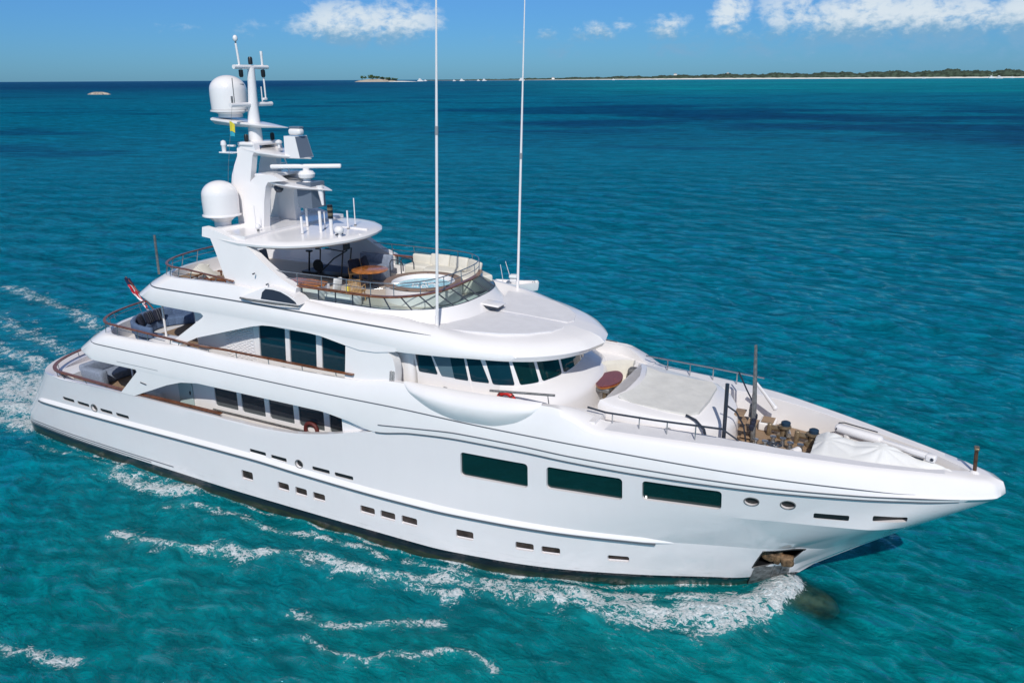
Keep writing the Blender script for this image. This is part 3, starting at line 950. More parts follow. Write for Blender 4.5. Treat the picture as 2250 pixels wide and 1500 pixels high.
def y_leg2(x, z): return float(np.interp(z, [6.4, 6.7, 8.0, 8.4], [4.18, 4.13, 3.915, 3.93]))
panel([(12.75, 6.50), (13.35, 6.50), (13.6, 6.62), (14.35, 6.96), (16.0, 7.43), (17.3, 7.80), (17.9, 7.93), (18.7, 7.98), (19.8, 7.97), (20.8, 7.91), (22.0, 7.72), (22.6, 7.64), (23.3, 7.66), (24.2, 7.80), (24.2, 8.12), (14.2, 8.12), (14.55, 8.0), (14.72, 7.90), (14.66, 7.82)],
      y_leg2, .22).build('sun_deck_fashion_plate', M_WHITE, sun_deck, smooth=30)
# roof panels of the wheelhouse: two slightly raised non-skid areas with a channel between
for s in (-1, 1):
    o = [(25.9, .16), (29.05, .16), (29.2, .5), (29.0, 1.15), (28.4, 1.85), (27.6, 2.35), (26.4, 2.75), (25.2, 2.95), (25.6, 1.6)]
    mb = MB()
    n = len(o)
    lo = [(x, s * y, float(np.interp(x, [25, 27, 31], [8.55, 8.50, 8.30])) - .02) for x, y in o]
    hi = [(x, s * y, float(np.interp(x, [25, 27, 31], [8.59, 8.555, 8.37])) + .0) for x, y in o]
    mb.add(lo + hi, [tuple(range(n - 1, -1, -1)), tuple(range(n, 2 * n))] + [(i, (i + 1) % n, n + (i + 1) % n, n + i) for i in range(n)])
    mb.build('roof_panel', M_DECK, sun_deck, smooth=0)
ht = MB().rbox((25.95, .1, 8.80), (.85, .62, .08), .03, rz=R(0), ry=R(3)).build('roof_hatch', M_WHITE, sun_deck)
MB().box((25.95, .1, 8.72), (.74, .5, .14)).build('hatch_coaming', M_DARKM, ht)
# exhaust outlet fairing on the side
def y_vent(x, z): return 3.93 - (z - 8.7) * .25
sp = side_plate([(16.9, 8.93), (17.3, 9.12), (17.9, 9.36), (18.2, 9.45), (18.6, 9.45), (19.1, 9.36), (19.6, 9.18), (19.85, 8.97)], lambda x, z: -(y_vent(x, z) + .03), -3.2)
vf = sp.build('exhaust_fairing', M_WHITE, sun_deck, smooth=20)
side_plate([(17.96, 9.0), (19.74, 9.0), (19.68, 9.07), (19.3, 9.24), (18.9, 9.36), (18.5, 9.40), (18.15, 9.39), (18.0, 9.25)], lambda x, z: -(y_vent(x, z) + .045), -3.4).build('exhaust_opening', M_DARKM, vf, smooth=0)
MB().tube([(16.92, -3.95, 8.93), (17.6, -4.02, 8.92), (18.8, -4.02, 8.92), (19.85, -3.94, 8.95)], .04, 6).build('exhaust_sill', M_GREYM, vf)

# ------------------------------------------------------------------ wheelhouse
def wh_outline(off=0.0, dx=0.0):
    base = [(24.6, 3.2), (25.8, 3.17), (27.0, 3.10), (27.9, 2.95), (28.45, 2.72), (28.85, 2.30), (29.12, 1.85), (29.32, 1.25), (29.43, .62), (29.46, 0)]
    o = []
    for i, (x, y) in enumerate(base):
        a = base[max(i - 1, 0)]; b = base[min(i + 1, len(base) - 1)]
        t = Vector((b[0] - a[0], b[1] - a[1])); 
        if i == len(base) - 1: t = Vector((0, -1))
        n_ = Vector((-t.y, t.x)).normalized()
        if n_.y < 0 and i < 3: n_ = -n_
        o.append((x + n_.x * off + dx, max(0.0, y + n_.y * off)))
    return o
def full(o): return [(x, -y) for x, y in o] + [(x, y) for x, y in reversed(o[:-1])]
WHZ = (5.3, 6.88, 7.95)
wb, wt = full(wh_outline(0)), full(wh_outline(-.03, -.26))
mb = MB()
n = len(wb)
mb.grid([[(x, y, 5.2) for x, y in wb], [(x, y, 6.80) for x, y in wb], [(x, y, 8.0) for x, y in wt]])
wheel = mb.build('wheelhouse', M_WHITE, yacht, smooth=30)
def wh_pt(s, z, off):
    """point on the glazed wall: s = arc length from starboard aft along the bottom outline"""
    L = [0.0]
    for i in range(1, n): L.append(L[-1] + math.hypot(wb[i][0] - wb[i - 1][0], wb[i][1] - wb[i - 1][1]))
    k = (z - 6.80) / 1.2
    P = [(wb[i][0] * (1 - k) + wt[i][0] * k, wb[i][1] * (1 - k) + wt[i][1] * k) for i in range(n)]
    x = np.interp(s, L, [p[0] for p in P]); y = np.interp(s, L, [p[1] for p in P])
    x1 = np.interp(s + .05, L, [p[0] for p in P]); y1 = np.interp(s + .05, L, [p[1] for p in P])
    t = Vector((x1 - x, y1 - y, 0)).normalized() if (x1 - x or y1 - y) else Vector((1, 0, 0))
    nn_ = Vector((t.y, -t.x, 0))
    return Vector((x, y, z)) + nn_ * off
WL_ = [0.0]
for i in range(1, n): WL_.append(WL_[-1] + math.hypot(wb[i][0] - wb[i - 1][0], wb[i][1] - wb[i - 1][1]))
TOT = WL_[-1]
def s_at_x(x): return float(np.interp(x, [p[0] for p in wb[:10]], WL_[:10]))
def wh_pane(s0, s1, z0, z1, name, m, parent, sl0=0.0, sl1=0.0, off=.014):
    mb = MB(); A, B_, C_, D_ = [], [], [], []
    r_ = .09
    for u in (0, .02, .05, .09, .3, .5, .7, .91, .95, .98, 1):
        e = min(u, 1 - u)
        dv = 0 if e >= r_ else r_ - math.sqrt(max(0, r_ * r_ - (r_ - e) ** 2))
        lo, hi_ = dv * .7, 1 - dv * .7
        for P_, v, of in ((A, lo, off), (B_, hi_, off), (C_, hi_, -.03), (D_, lo, -.03)):
            q = s0 + (s1 - s0) * u + (sl0 * (1 - u) + sl1 * u) * v
            P_.append(wh_pt(q, z0 + (z1 - z0) * v, of))
    mb.grid([A, B_, C_, D_], closed_v=True)
    mb.add([P_[0] for P_ in (A, B_, C_, D_)], [(0, 1, 2, 3)]); mb.add([P_[-1] for P_ in (A, B_, C_, D_)], [(3, 2, 1, 0)])
    return mb.build(name, m, parent, smooth=0)
zt = 7.80
wh_pane(s_at_x(24.70), s_at_x(25.50), 6.90, zt, 'side_window', M_GLASS, wheel, .0, -.18)
door = wh_pane(s_at_x(25.62), s_at_x(26.78), 5.75, zt + .05, 'wheelhouse_door', M_WHITE, wheel, off=.03)
wh_pane(s_at_x(25.66), s_at_x(26.25), 6.88, zt, 'door_glass', mat('grey_door_glass', (0.10, 0.16, 0.20), .08), door, -.25, -.05, off=.036)
wh_pane(s_at_x(26.18), s_at_x(26.74), 6.86, zt, 'door_opening', M_GLASS, door, off=.040)
MB().tube([wh_pt(s_at_x(25.6), 6.35, .05), wh_pt(s_at_x(25.35), 6.05, .10)], .025, 6).build('grab_handle', M_DARKM, wheel)
MB().box(wh_pt(s_at_x(25.72), 6.45, .05), (.14, .05, .06)).build('door_handle', M_DARKM, door)
wh_pane(s_at_x(26.84), s_at_x(27.52), 6.86, zt, 'side_window', M_GLASS, wheel, -.02, -.20)
wh_pane(s_at_x(27.64), s_at_x(28.38), 6.84, zt, 'front_window', M_GLASS, wheel, -.12, -.05)
mid = TOT / 2
for (a, b, l0, l1) in ((-2.88, -2.14, -.14, -.08), (-2.00, -.96, -.10, -.05), (-.82, .82, -.05, .05), (.96, 2.00, .05, .10), (2.14, 2.88, .08, .14)):
    wh_pane(mid + a, mid + b, 6.84, zt, 'front_window', M_GLASSG, wheel, l0, l1)
for x in (24.72, 25.62, 26.86, 27.68):
    s0 = TOT - s_at_x(x + .6)
    wh_pane(s0, s0 + .62, 6.86, zt, 'side_window', M_GLASS, wheel)
# apron sloping out from the window sills
ap = MB()
rows = []
for off, z in ((0.0, 6.80), (.22, 6.72), (.62, 6.55), (.86, 6.40), (.95, 6.15), (.97, 5.2)):
    o = wh_outline(off)
    rows.append([(x, y, z - .0) for x, y in full(o)][3:-3])
ap.grid(rows)
ap.build('wheelhouse_apron', M_WHITE, wheel, smooth=50)
hr = rail('apron_handrail', [(27.85, -3.62, 6.86), (30.15, -3.30, 6.98)], .045, M_GREYM, wheel, [((28.3, -3.5, 6.6), (28.3, -3.56, 6.88)), ((29.9, -3.2, 6.5), (29.9, -3.34, 6.96))])
# wing deck ledge inside the bulwark
mb = MB()
mb.prism([(24.9, -3.2), (31.6, -2.3), (31.6, -3.3), (30.2, -3.6), (24.9, -3.95)], 5.6, 6.30)
mb.mirror().build('wing_deck', M_WHITE, shell, smooth=0)
# hatch-like raised wedge that rounds off the bulwark into the apron
mb = MB()
rows = []
for k, (dy, z) in enumerate(((0, 6.70), (.18, 6.62), (.5, 6.46), (.95, 6.36))):
    rows.append([(x, -(srow(6)(x)[0] - .25 - dy), z - .02 * k) for x in np.linspace(29.2, 31.9, 14)])

# ------------------------------------------------------------------ sun deck: coaming, windscreen, rails
def g_out(k, n=60):
    """half outline (starboard) of the windscreen family; k=0 glass bottom, k=1 teak rail, k<0 coaming foot"""
    b = np.interp(k, [-1, 0, 1], [3.38, 3.18, 3.16]); xe = np.interp(k, [-1, 0, 1], [25.95, 25.46, 24.66]); z = np.interp(k, [-1, 0, 1], [8.50, 9.05, 9.46])
    x0 = 17.6
    out = []
    for u in np.linspace(0, 1, n):
        if u < .55:
            out.append((x0 + (22.4 - x0) * u / .55, -b, z))
        else:
            a = (u - .55) / .45 * math.pi / 2
            out.append((22.4 + (xe - 22.4) * math.sin(a) ** .92, -b * max(0, math.cos(a)) ** .72, z))
    return out
def both_sides(p): return p + [(x, -y, z) for x, y, z in reversed(p[:-1])]
foot, gb, gt = both_sides(g_out(-1)), both_sides(g_out(0)), both_sides(g_out(1))
gin = [(x - .10 * (1 if abs(y) < 2.5 else 0), y * .96, z) for x, y, z in gb]
gin2 = [(x, y, 8.6) for x, y, z in gin]
MB().grid([foot, [(a[0] * .35 + b[0] * .65, a[1] * .35 + b[1] * .65, a[2] * .42 + b[2] * .58) for a, b in zip(foot, gb)], gb, gin, gin2]).build('windscreen_coaming', M_WHITE, sun_deck, smooth=45)
# glass: separate panes between posts
NPANE = 22
idx = np.linspace(6, len(gb) - 7, NPANE + 1).astype(int)
L = [0]
for i in range(1, len(gb)): L.append(L[-1] + math.dist(gb[i], gb[i - 1]))
ws = bpy.data.objects.new('windscreen', MB().tube([(x, y, z + .005) for x, y, z in gb], .016, 6).mesh('windscreen', M_DARKM)); COL.objects.link(ws); ws.parent = sun_deck
def at_len(P, s): return Vector([np.interp(s, L, [p[k] for p in P]) for k in range(3)])
cuts = np.linspace(L[0] + 1.0, L[-1] - 1.0, NPANE + 1)
for a, b in zip(cuts[:-1], cuts[1:]):
    q = np.linspace(a, b, 5)
    MB().grid([[at_len(gb, s) for s in q], [at_len(gt, s) for s in q]]).build('windscreen_pane', M_CLEAR, ws, smooth=60)
for s in cuts:
    p0, p1 = at_len(gb, s), at_len(gt, s)
    # posts rake aft
    MB().tube([p0 + (p0 - p1) * .02, p1], .026, 6).build('windscreen_post', M_DARKM, ws)
tk = flat_rail('teak_cap_rail', [(x, y, z + .03) for x, y, z in gt], .17, .06, M_TEAK, sun_deck)
rp = [(x - .02, y * .985, 9.98) for x, y, z in gt]
rpl = [p for p in rp]
top_rail = rail('safety_rail', rpl, .022, M_STEEL, sun_deck)
rail('safety_rail_lower', [(x, y, 9.74) for x, y, z in rpl if y > -1.0 or x < 22.8], .014, M_STEEL, top_rail)
for s in np.linspace(L[0] + 1.6, L[-1] - 1.6, 15):
    p = at_len(gt, s)
    MB().tube([(p.x, p.y, p.z), (p.x - .02, p.y * .985, 9.98)], .016, 6).build('stanchion', M_STEEL, top_rail)
# spa pool
sc_ = (22.85, 0.05)
m_spa = mat('spa_shell', (0.72, 0.78, 0.80), .25)
mw = mat('spa_water', (0.30, 0.62, 0.72), .08, var=.25, vscale=6, bump=.8, bscale=6)
spa = MB().lathe([(1.537, 8.70), (1.537, 9.33), (1.243, 9.36), (1.175, 9.30), (1.073, 9.08), (0.960, 9.0)], (sc_[0], sc_[1], 0), 48).build('spa_pool', M_WHITE, sun_deck, smooth=40)
MB().lathe([(1.559, 9.32), (1.582, 9.36), (1.548, 9.395), (1.288, 9.395), (1.266, 9.36)], (sc_[0], sc_[1], 0), 48, None, False).build('teak_rim', planks('weathered_teak_rim', (.20, .13, .10), (.27, .19, .14), .3), spa)
MB().lathe([(1.119, 9.2), (1.107, 9.21), (0.023, 9.215)], (sc_[0], sc_[1], 0), 48).build('spa_water', mw, spa)
mb = MB()
for _ in range(60):
    a, r_ = random.uniform(0, 6.28), .55 * math.sqrt(random.random())
    mb.ball((sc_[0] + .1 + r_ * math.cos(a), sc_[1] + r_ * math.sin(a), 9.22), random.uniform(.02, .055), 6, (1, 1, .5))
mb.build('spa_froth', M_WHITE, spa)
# hand rails at the spa steps
for k, (x, y) in enumerate(((20.75, .75), (20.95, 1.25))):
    MB().tube([(x, y, 8.75), (x, y, 9.75), (x + .08, y, 9.88), (x + .35, y, 9.90), (x + .55, y + .03, 9.86), (x + .62, y + .05, 9.70), (x + .62, y + .05, 9.45)], .024, 6).build('spa_handrail', M_DARKM, sun_deck)
MB().rbox((20.95, 1.05, 8.93), (.55, .9, .42), .05).build('spa_step', M_WHITE, sun_deck)
# built-in sun seats on the port side and around
mb = MB()
mb.rbox((22.4, 2.35, 9.05), (1.5, 1.1, .66), .08)
mb.rbox((24.0, 1.85, 9.05), (1.1, 1.5, .66), .08, rz=R(-35))
mb.build('sun_bench', M_BEIGE, sun_deck)
for (x, y, a) in ((21.9, 2.86, 0), (22.9, 2.76, -8), (23.85, 2.42, -32)):
    MB().rbox((x, y, 9.52), (.96, .20, .60), .07, rz=R(a), rx=R(-14)).build('backrest_cushion', M_BEIGE, sun_deck)
mb = MB()
mb.rbox((21.0, 2.55, 9.05), (1.1, .75, .64), .08); mb.rbox((21.0, 2.95, 9.42), (1.1, .22, .6), .07)
mb.build('port_bench', M_BEIGE, sun_deck)
mb = MB()
mb.rbox((19.0, 1.75, 9.02), (1.6, .8, .6), .08); mb.rbox((18.95, 2.25, 9.35), (1.7, .25, .7), .07)
mb.build('dinette_sofa', M_GREYSEAT, sun_deck)
# bar unit and sideboard on starboard
sb = MB().rbox((18.85, -2.35, 9.05), (1.9, .75, .68), .05).build('sideboard', M_WHITE, sun_deck)
MB().prism([(18.0, -2.75), (19.6, -2.80), (19.95, -2.5), (19.75, -2.05), (18.9, -1.95), (18.15, -2.05)], 9.40, 9.46).build('wood_top', M_ORANGE, sb)
MB().rbox((20.7, -2.35, 8.92), (1.4, .55, .4), .05).build('locker_bench', M_WHITE, sun_deck)

# ------------------------------------------------------------------ aft rails on the sun deck
ar = row_path(sd_rows[5], 16.2, .0, .0, both=True)
arail = [(a + .05, b * .97, float(np.interp(a, [11, 13.5, 15.2, 16.2], [9.72, 9.66, 9.52, 9.42]))) for a, b, c in ar]
ac = flat_rail('teak_cap_rail', arail, .10, .045, M_TEAK, sun_deck)
for a, b, c in [q for i, q in enumerate(arail) if i % 7 == 3]:
    MB().tube([(a - .16, b * 1.0, 9.16), (a, b, c)], .018, 6).build('stanchion', M_STEEL, ac)
rail('lower_rail', [(a - .07, b, c - .24) for a, b, c in arail], .013, M_STEEL, ac)

# ------------------------------------------------------------------ hardtop with its legs
htz = 10.86
def ht_half(k=1.0, inset=0.0):
    o = [(14.3, 3.0), (15.2, 3.22), (16.4, 3.28), (17.6, 3.22), (18.5, 2.95), (19.2, 2.45), (19.7, 1.75), (19.98, .95), (20.07, .3), (20.08, 0)]
    cx = 17
    return [((x - cx) * (1 - inset / 4) + cx, max(0, y - inset * (1 if y > .3 else y / .3))) for x, y in o]
rows = []
for ins, z in ((1.0, 10.72), (.25, 10.74), (.02, 10.84), (0.0, 10.92), (.08, 10.99), (.35, 11.04), (1.6, 11.08)):
    h = ht_half(inset=ins)
    rows.append([(x, -y, z + .12 * max(0, (16.5 - x) / 2.2)) for x, y in h] + [(x, y, z + .12 * max(0, (16.5 - x) / 2.2)) for x, y in reversed(h[:-1])])
mb = MB().grid(rows)
for r_ in (rows[0], rows[-1]):
    n_ = len(r_)
    mb.add(r_, [(i, i + 1, n_ - 2 - i, n_ - 1 - i) for i in range(n_ // 2 - 1)] + [(n_ // 2 - 1, n_ // 2, n_ // 2 + 1)])
hardtop = mb.build('hardtop', M_WHITE, yacht, smooth=40)
M_HT = M_DECK
def hz(x): return 11.08 + .12 * max(0, (16.5 - x) / 2.2)
# swept legs: aft edge rakes down, front edge long slope
for s in (-1, 1):
    leg = [(14.45, 11.40), (14.40, 11.02), (14.86, 10.98), (15.15, 10.45), (15.72, 9.30), (15.4, 9.18), (15.9, 8.9), (19.25, 8.9), (19.35, 9.46), (18.6, 9.75), (17.7, 10.25), (16.9, 10.78), (16.3, 11.0), (15.2, 11.30)]
    def yl(x, z, s=s): return s * float(np.interp(z, [8.9, 9.4, 11.2], [3.50, 3.42, 3.18]))
    def yl2(x, z, s=s): return s * (float(np.interp(z, [8.9, 9.4, 11.2], [3.50, 3.42, 3.18])) - .34)
    side_plate(leg, yl, yl2).build('hardtop_leg', M_WHITE, hardtop, smooth=25)
mb = MB().rbox((14.65, 0, 11.12), (.5, 6.3, .26), .1)
mb.build('aft_spoiler', M_WHITE, hardtop)
MB().prism([(14.7, -3.0), (16.6, -3.05), (16.6, 3.05), (14.7, 3.0)], 10.95, 11.17).build('hardtop_aft_panel', M_WHITE, hardtop)
for (x, z) in ((17.35, 9.85), (18.0, 9.5)):
    MB().tube([(x, -3.47, z), (x + .02, -3.60, z)], .03, 6).build('leg_light', M_DARKM, hardtop)

# ------------------------------------------------------------------ radar mast on the hardtop
mast = bpy.data.objects.new('radar_mast', None); COL.objects.link(mast); mast.parent = yacht
mast.empty_display_size = .2
def mast_part(mb, name, m, smooth=35, parent=None): return mb.build(name, m, parent or mast, smooth=smooth)
# twin side frames: aft hoop (tall) and forward hoop (short)
for s in (-1, 1):
    tall = [(14.35, 11.0), (14.22, 12.1), (14.0, 12.8), (14.05, 13.2), (14.2, 13.6), (14.40, 14.0), (14.40, 14.30), (14.52, 14.46), (14.75, 14.52), (16.35, 14.52), (16.75, 14.36), (17.0, 14.24), (15.5, 14.26), (15.34, 14.22), (15.25, 14.05), (15.08, 13.0), (14.95, 12.45), (14.90, 11.0)]
    tall = [(14.35, 11.0), (14.22, 12.1), (14.0, 12.8), (14.05, 13.2), (14.2, 13.6), (14.40, 14.0), (14.40, 14.30), (14.52, 14.46), (14.75, 14.52), (15.35, 14.52), (15.40, 14.25), (15.25, 14.05), (15.08, 13.0), (14.95, 12.45), (14.90, 11.0)]
    def ya(x, z, s=s): return s * float(np.interp(z, [11, 14.5], [1.12, .80]))
    def yb(x, z, s=s): return s * (float(np.interp(z, [11, 14.5], [1.12, .80])) - .30)
    mast_part(side_plate(tall, ya, yb), 'mast_side_frame', M_WHITE, 25)
    short = [(14.85, 11.0), (14.92, 12.35), (15.05, 12.85), (15.18, 13.05), (15.45, 13.24), (15.9, 13.32), (16.4, 13.32), (16.9, 13.1), (16.1, 13.02), (15.98, 12.85), (15.86, 12.2), (15.80, 11.0)]
    def yc(x, z, s=s): return s * (float(np.interp(z, [11, 14.5], [1.12, .80])) + .06)
    mast_part(side_plate(short, yc, yb), 'mast_forward_frame', M_WHITE, 25)
def wing(x0, x1, z0, z1, hb, th, name, nose=True):
    """swept platform with a pointed nose"""
    o = [(x0, hb * .75), (x0 + .12, hb * .95), (x0 + (x1 - x0) * .35, hb), (x0 + (x1 - x0) * .65, hb * .72), (x1 - (x1 - x0) * .12, hb * .28), (x1, 0.02)]
    P = [(x, -y) for x, y in o] + [(x, y) for x, y in reversed(o)]
    def zz(x): return z0 + (z1 - z0) * (x - x0) / (x1 - x0)
    n = len(P)
    def tk_(x): return th * max(.10, 1 - ((x - x0) / (x1 - x0)) ** 2)
    rws = [[(x * .98 + .02 * (x0 + x1) / 2, y * .7, zz(x) - tk_(x)) for x, y in P], [(x, y, zz(x) - tk_(x) * .35) for x, y in P], [(x, y, zz(x) - .1 * tk_(x)) for x, y in P], [(x * .97 + .03 * (x0 + x1) / 2, y * .9, zz(x)) for x, y in P]]
    mb = MB().grid(rws, closed_u=True)
    mb.add(rws[0], [tuple(range(n))]); mb.add(rws[-1], [tuple(range(n))])
    return mast_part(mb, name, M_WHITE, 40)
wing(14.5, 17.65, 14.40, 13.96, .86, .28, 'upper_radar_platform')
wing(15.3, 18.6, 13.16, 12.72, .90, .26, 'lower_radar_platform')
wing(12.75, 16.55, 15.52, 15.16, .66, .26, 'dome_platform')
mast_part(MB().rbox((14.9, 0, 14.5), (.85, 1.75, .16), .07), 'mast_head', M_WHITE)
mast_part(MB().rbox((15.75, 0, 13.26), (.9, 1.85, .14), .06), 'lower_mast_head', M_WHITE)
# column
mast_part(MB().tube([(14.72, 0, 14.4), (14.70, 0, 15.3), (14.76, 0, 16.2), (14.84, 0, 17.5)], [.30, .26, .19, .15], 14), 'mast_column', M_WHITE, 50)
mast_part(MB().tube([(14.84, -.95, 17.52), (14.84, .95, 17.52)], .085, 10), 'upper_crosstree', M_WHITE)
mast_part(MB().tube([(14.74, -1.25, 16.05), (14.74, 1.1, 16.05)], .09, 10), 'lower_crosstree', M_WHITE)
def lamp(x, y, z, up=True, h=.30):
    mb = MB().lathe([(.055, 0), (.09, .02), (.09, h * .8), (.06, h), (.001, h)], (0, 0, 0), 10)
    if not up: mb.xf(Matrix.Rotation(math.pi, 4, 'X'))
    mb.xf(Matrix.Translation((x, y, z)))
    mast_part(mb, 'navigation_light', M_BLACK)
lamp(14.84, .0, 17.62); lamp(14.84, -.58, 17.42, False); lamp(14.84, .66, 17.42, False)
lamp(14.75, -.58, 14.58); lamp(15.0, .68, 14.58)
a1 = mast_part(MB().tube([(14.84, -.62, 17.55), (14.80, -.66, 18.42)], .045, 8), 'whip_aerial', M_WHITE)
mast_part(MB().tube([(14.80, -.66, 18.40), (14.80, -.66, 18.50)], .03, 6), 'aerial_collar', M_DARKM, parent=a1)
mast_part(MB().ball((14.80, -.66, 18.60), .10, 10, (1, 1, 1.3)), 'wind_sensor', M_WHITE, parent=a1)
a2 = mast_part(MB().tube([(14.80, .72, 16.2), (14.84, .66, 18.02)], [.03, .05], 8), 'whip_aerial', M_WHITE)
mast_part(MB().tube([(14.84, .66, 18.0), (14.84, .66, 18.15)], .055, 8), 'aerial_tip', M_WHITE, parent=a2)
mast_part(MB().tube([(14.76, .55, 16.15), (14.76, .55, 16.75)], .022, 6), 'whip_aerial', M_WHITE)
mast_part(MB().rbox((14.76, .68, 16.25), (.16, .22, .10), .03), 'aerial_bracket', M_WHITE)
mast_part(MB().tube([(14.74, -1.0, 16.1), (14.74, -1.0, 17.1)], .018, 6), 'whip_aerial', M_GREYM)
mast_part(MB().tube([(14.74, -1.12, 16.1), (14.74, -1.12, 16.4)], .04, 8), 'signal_lamp', M_GREYM)
mast_part(MB().tube([(14.78, -1.2, 16.0), (14.3, -1.3, 13.6), (14.2, -1.32, 12.9)], .008, 4), 'flag_halyard', M_GREYM)
# radar scanners
rd = mast_part(MB().lathe([(.34, 12.84), (.16, 13.05), (.16, 13.10), (.32, 13.18), (.36, 13.32), (.27, 13.44), (.14, 13.47), (.14, 13.56)], (17.32, 0, 0), 16), 'radar_pedestal', M_WHITE)
mast_part(MB().rbox((0, 0, 0), (2.9, .22, .17), .06).xf(Matrix.Translation((17.32, .0, 13.63)) @ Matrix.Rotation(R(30), 4, 'Z')), 'radar_scanner', M_WHITE, parent=rd)
pd = mast_part(MB().prism([(16.62, -.42), (17.4, -.42), (17.4, .42), (16.62, .42)], 13.98, 14.84, top=[(16.60, -.36), (17.18, -.36), (17.18, .36), (16.60, .36)]), 'searchlight_pedestal', M_WHITE, 20)
mb = MB().add([(17.405, -.40, 14.0), (17.405, .40, 14.0), (17.19, .35, 14.82), (17.19, -.35, 14.82), (17.37, -.40, 14.0), (17.37, .40, 14.0), (17.15, .35, 14.82), (17.15, -.35, 14.82)], [(0, 1, 2, 3), (7, 6, 5, 4), (0, 4, 5, 1), (1, 5, 6, 2), (2, 6, 7, 3), (3, 7, 4, 0)])
mast_part(mb, 'pedestal_front_panel', M_SOOT, parent=pd)
mast_part(MB().rbox((17.0, -.05, 15.0), (.62, .34, .26), .10), 'thermal_camera', M_WHITE, parent=pd)
mast_part(MB().rbox((16.98, .0, 15.16), (.55, .3, .10), .04), 'camera_hood', M_SOOT, parent=pd)
mast_part(MB().lathe([(.06, 14.35), (.06, 14.5), (.14, 14.56), (.14, 14.62), (.04, 14.68)], (16.25, -.3, 0), 10), 'anemometer', M_WHITE)
mast_part(MB().box((14.05, -.95, 14.15), (.75, .35, .05)), 'side_bracket', M_WHITE)
mast_part(MB().lathe([(.09, 14.17), (.09, 14.4), (.12, 14.45), (.10, 14.6), (.02, 14.64)], (13.85, -1.0, 0), 10), 'horn_speaker', M_WHITE)
mast_part(MB().rbox((14.2, -.9, 14.42), (.35, .2, .07), .03), 'loudhailer', M_WHITE)
# ladder and internal casing between the frames
mast_part(MB().prism([(17.0, -.30), (17.75, -.30), (17.75, .55), (17.0, .55)], 11.95, 13.0), 'equipment_box', M_SOOT, 20)
mast_part(MB().tube([(18.05, -.1, 12.9), (18.15, -.1, 12.1)], [.14, .05], 10), 'hanging_speaker', M_WHITE)
ld = mast_part(MB().tube([(15.55, -.62, 11.1), (15.45, -.62, 13.0)], .025, 6), 'mast_ladder', M_STEEL)
for z in np.arange(11.35, 13.0, .3):
    mast_part(MB().box((15.5, -.76, z), (.16, .32, .04)), 'ladder_rung', M_WHITE, parent=ld)
ul = mast_part(MB().tube([(15.9, .55, 13.3), (15.55, .55, 14.25)], .03, 6), 'upper_ladder', M_WHITE)
for z in np.arange(13.45, 14.2, .22):
    mast_part(MB().box((15.9 - (z - 13.3) * .37, .4, z), (.05, .36, .04)), 'ladder_rung', M_WHITE, parent=ul)
mast_part(MB().ball((16.25, -.55, 12.75), .2, 10), 'horn_cluster', M_DARKM)
# satellite domes
def dome(c, r_, h, name, ped, foot_r=.34):
    x, y, z = c
    prof = [(foot_r, z - ped), (foot_r, z - ped * .45), (r_ * .80, z - .02), (r_ * 1.06, z + .02), (r_ * 1.06, z + .07), (r_ * .98, z + .09), (r_, z + .45 * h), (r_ * .985, z + .60 * h)]
    for a in np.linspace(0.12, math.pi / 2, 9):
        prof.append((max(1e-5, r_ * .985 * math.cos(a)), z + .60 * h + (h * .40) * math.sin(a)))
    return mast_part(MB().lathe(prof, (x, y, 0), 32), name, M_WHITE, 40)
dome((14.1, -1.75, 11.62), .74, 1.46, 'satellite_dome', .52)
d2 = dome((13.42, 0, 15.74), .765, 1.48, 'satellite_dome', .22, .5)
mast_part(MB().lathe([(.775, 15.79), (.785, 15.80), (.785, 15.83), (.775, 15.84)], (13.42, 0, 0), 32, None, False), 'dome_band', M_SEAM, parent=d2)
mast_part(MB().box((14.06, .12, 16.72), (.03, .22, .30), ry=R(18)), 'dome_vent', M_SOOT, parent=d2)
# aerials and lights on the hardtop
HTP = [(15.95, -1.75, 1.05, .016), (17.0, .15, .95, .05), (17.95, -1.25, .70, .05), (18.0, .1, .70, .022), (18.32, -.55, .85, .062), (18.85, .55, .75, .035), (18.6, 1.35, 1.15, .022)]
for (x, y, h, r_) in HTP:
    t = MB().tube([(x, y, hz(x) - .12), (x, y, hz(x) + h)], r_, 8).build('hardtop_aerial', M_WHITE, hardtop)
    MB().lathe([(.07, 0), (.07, .05), (.03, .09)], (x, y, hz(x) - .06), 8).build('aerial_foot', M_GREYM, t)
st = MB().tube([(19.0, -.7, hz(19) - .1), (19.0, -.7, 11.70)], .075, 10).build('light_stack', M_WHITE, hardtop)
for i, m in enumerate((M_BLACK, M_BRONZE, M_BLACK, M_BRONZE, M_BLACK)):
    MB().lathe([(.10, 0), (.11, .01), (.11, .10), (.10, .11)], (19.0, -.7, 11.70 + i * .11), 12).build('signal_light', m, st)
sl = MB().lathe([(.09, 0), (.09, .14), (.05, .16)], (19.55, -.9, 11.0), 10).build('searchlight', M_WHITE, hardtop)
MB().ball((19.55, -.9, 11.30), .19, 14, (1.1, .95, .9)).build('lamp_head', M_WHITE, sl)
MB().tube([(19.55, -1.12, 11.14), (19.55, -.68, 11.14)], .035, 6).build('lamp_yoke', M_DARKM, sl)
gp = MB().tube([(16.25, -1.95, 11.0), (16.25, -1.95, 11.25)], .05, 8).build('dome_camera', M_GREYM, hardtop)
MB().ball((16.25, -1.95, 11.36), .12, 10).build('camera_dome', M_WHITE, gp)
MB().rbox((18.9, .75, 11.06), (1.6, .10, .10), .02).build('deck_rail', M_WHITE, hardtop)
MB().ball((15.75, -2.3, 10.40), .22, 10, (1.2, 1, .7)).build('hanging_horns', M_DARKM, hardtop)

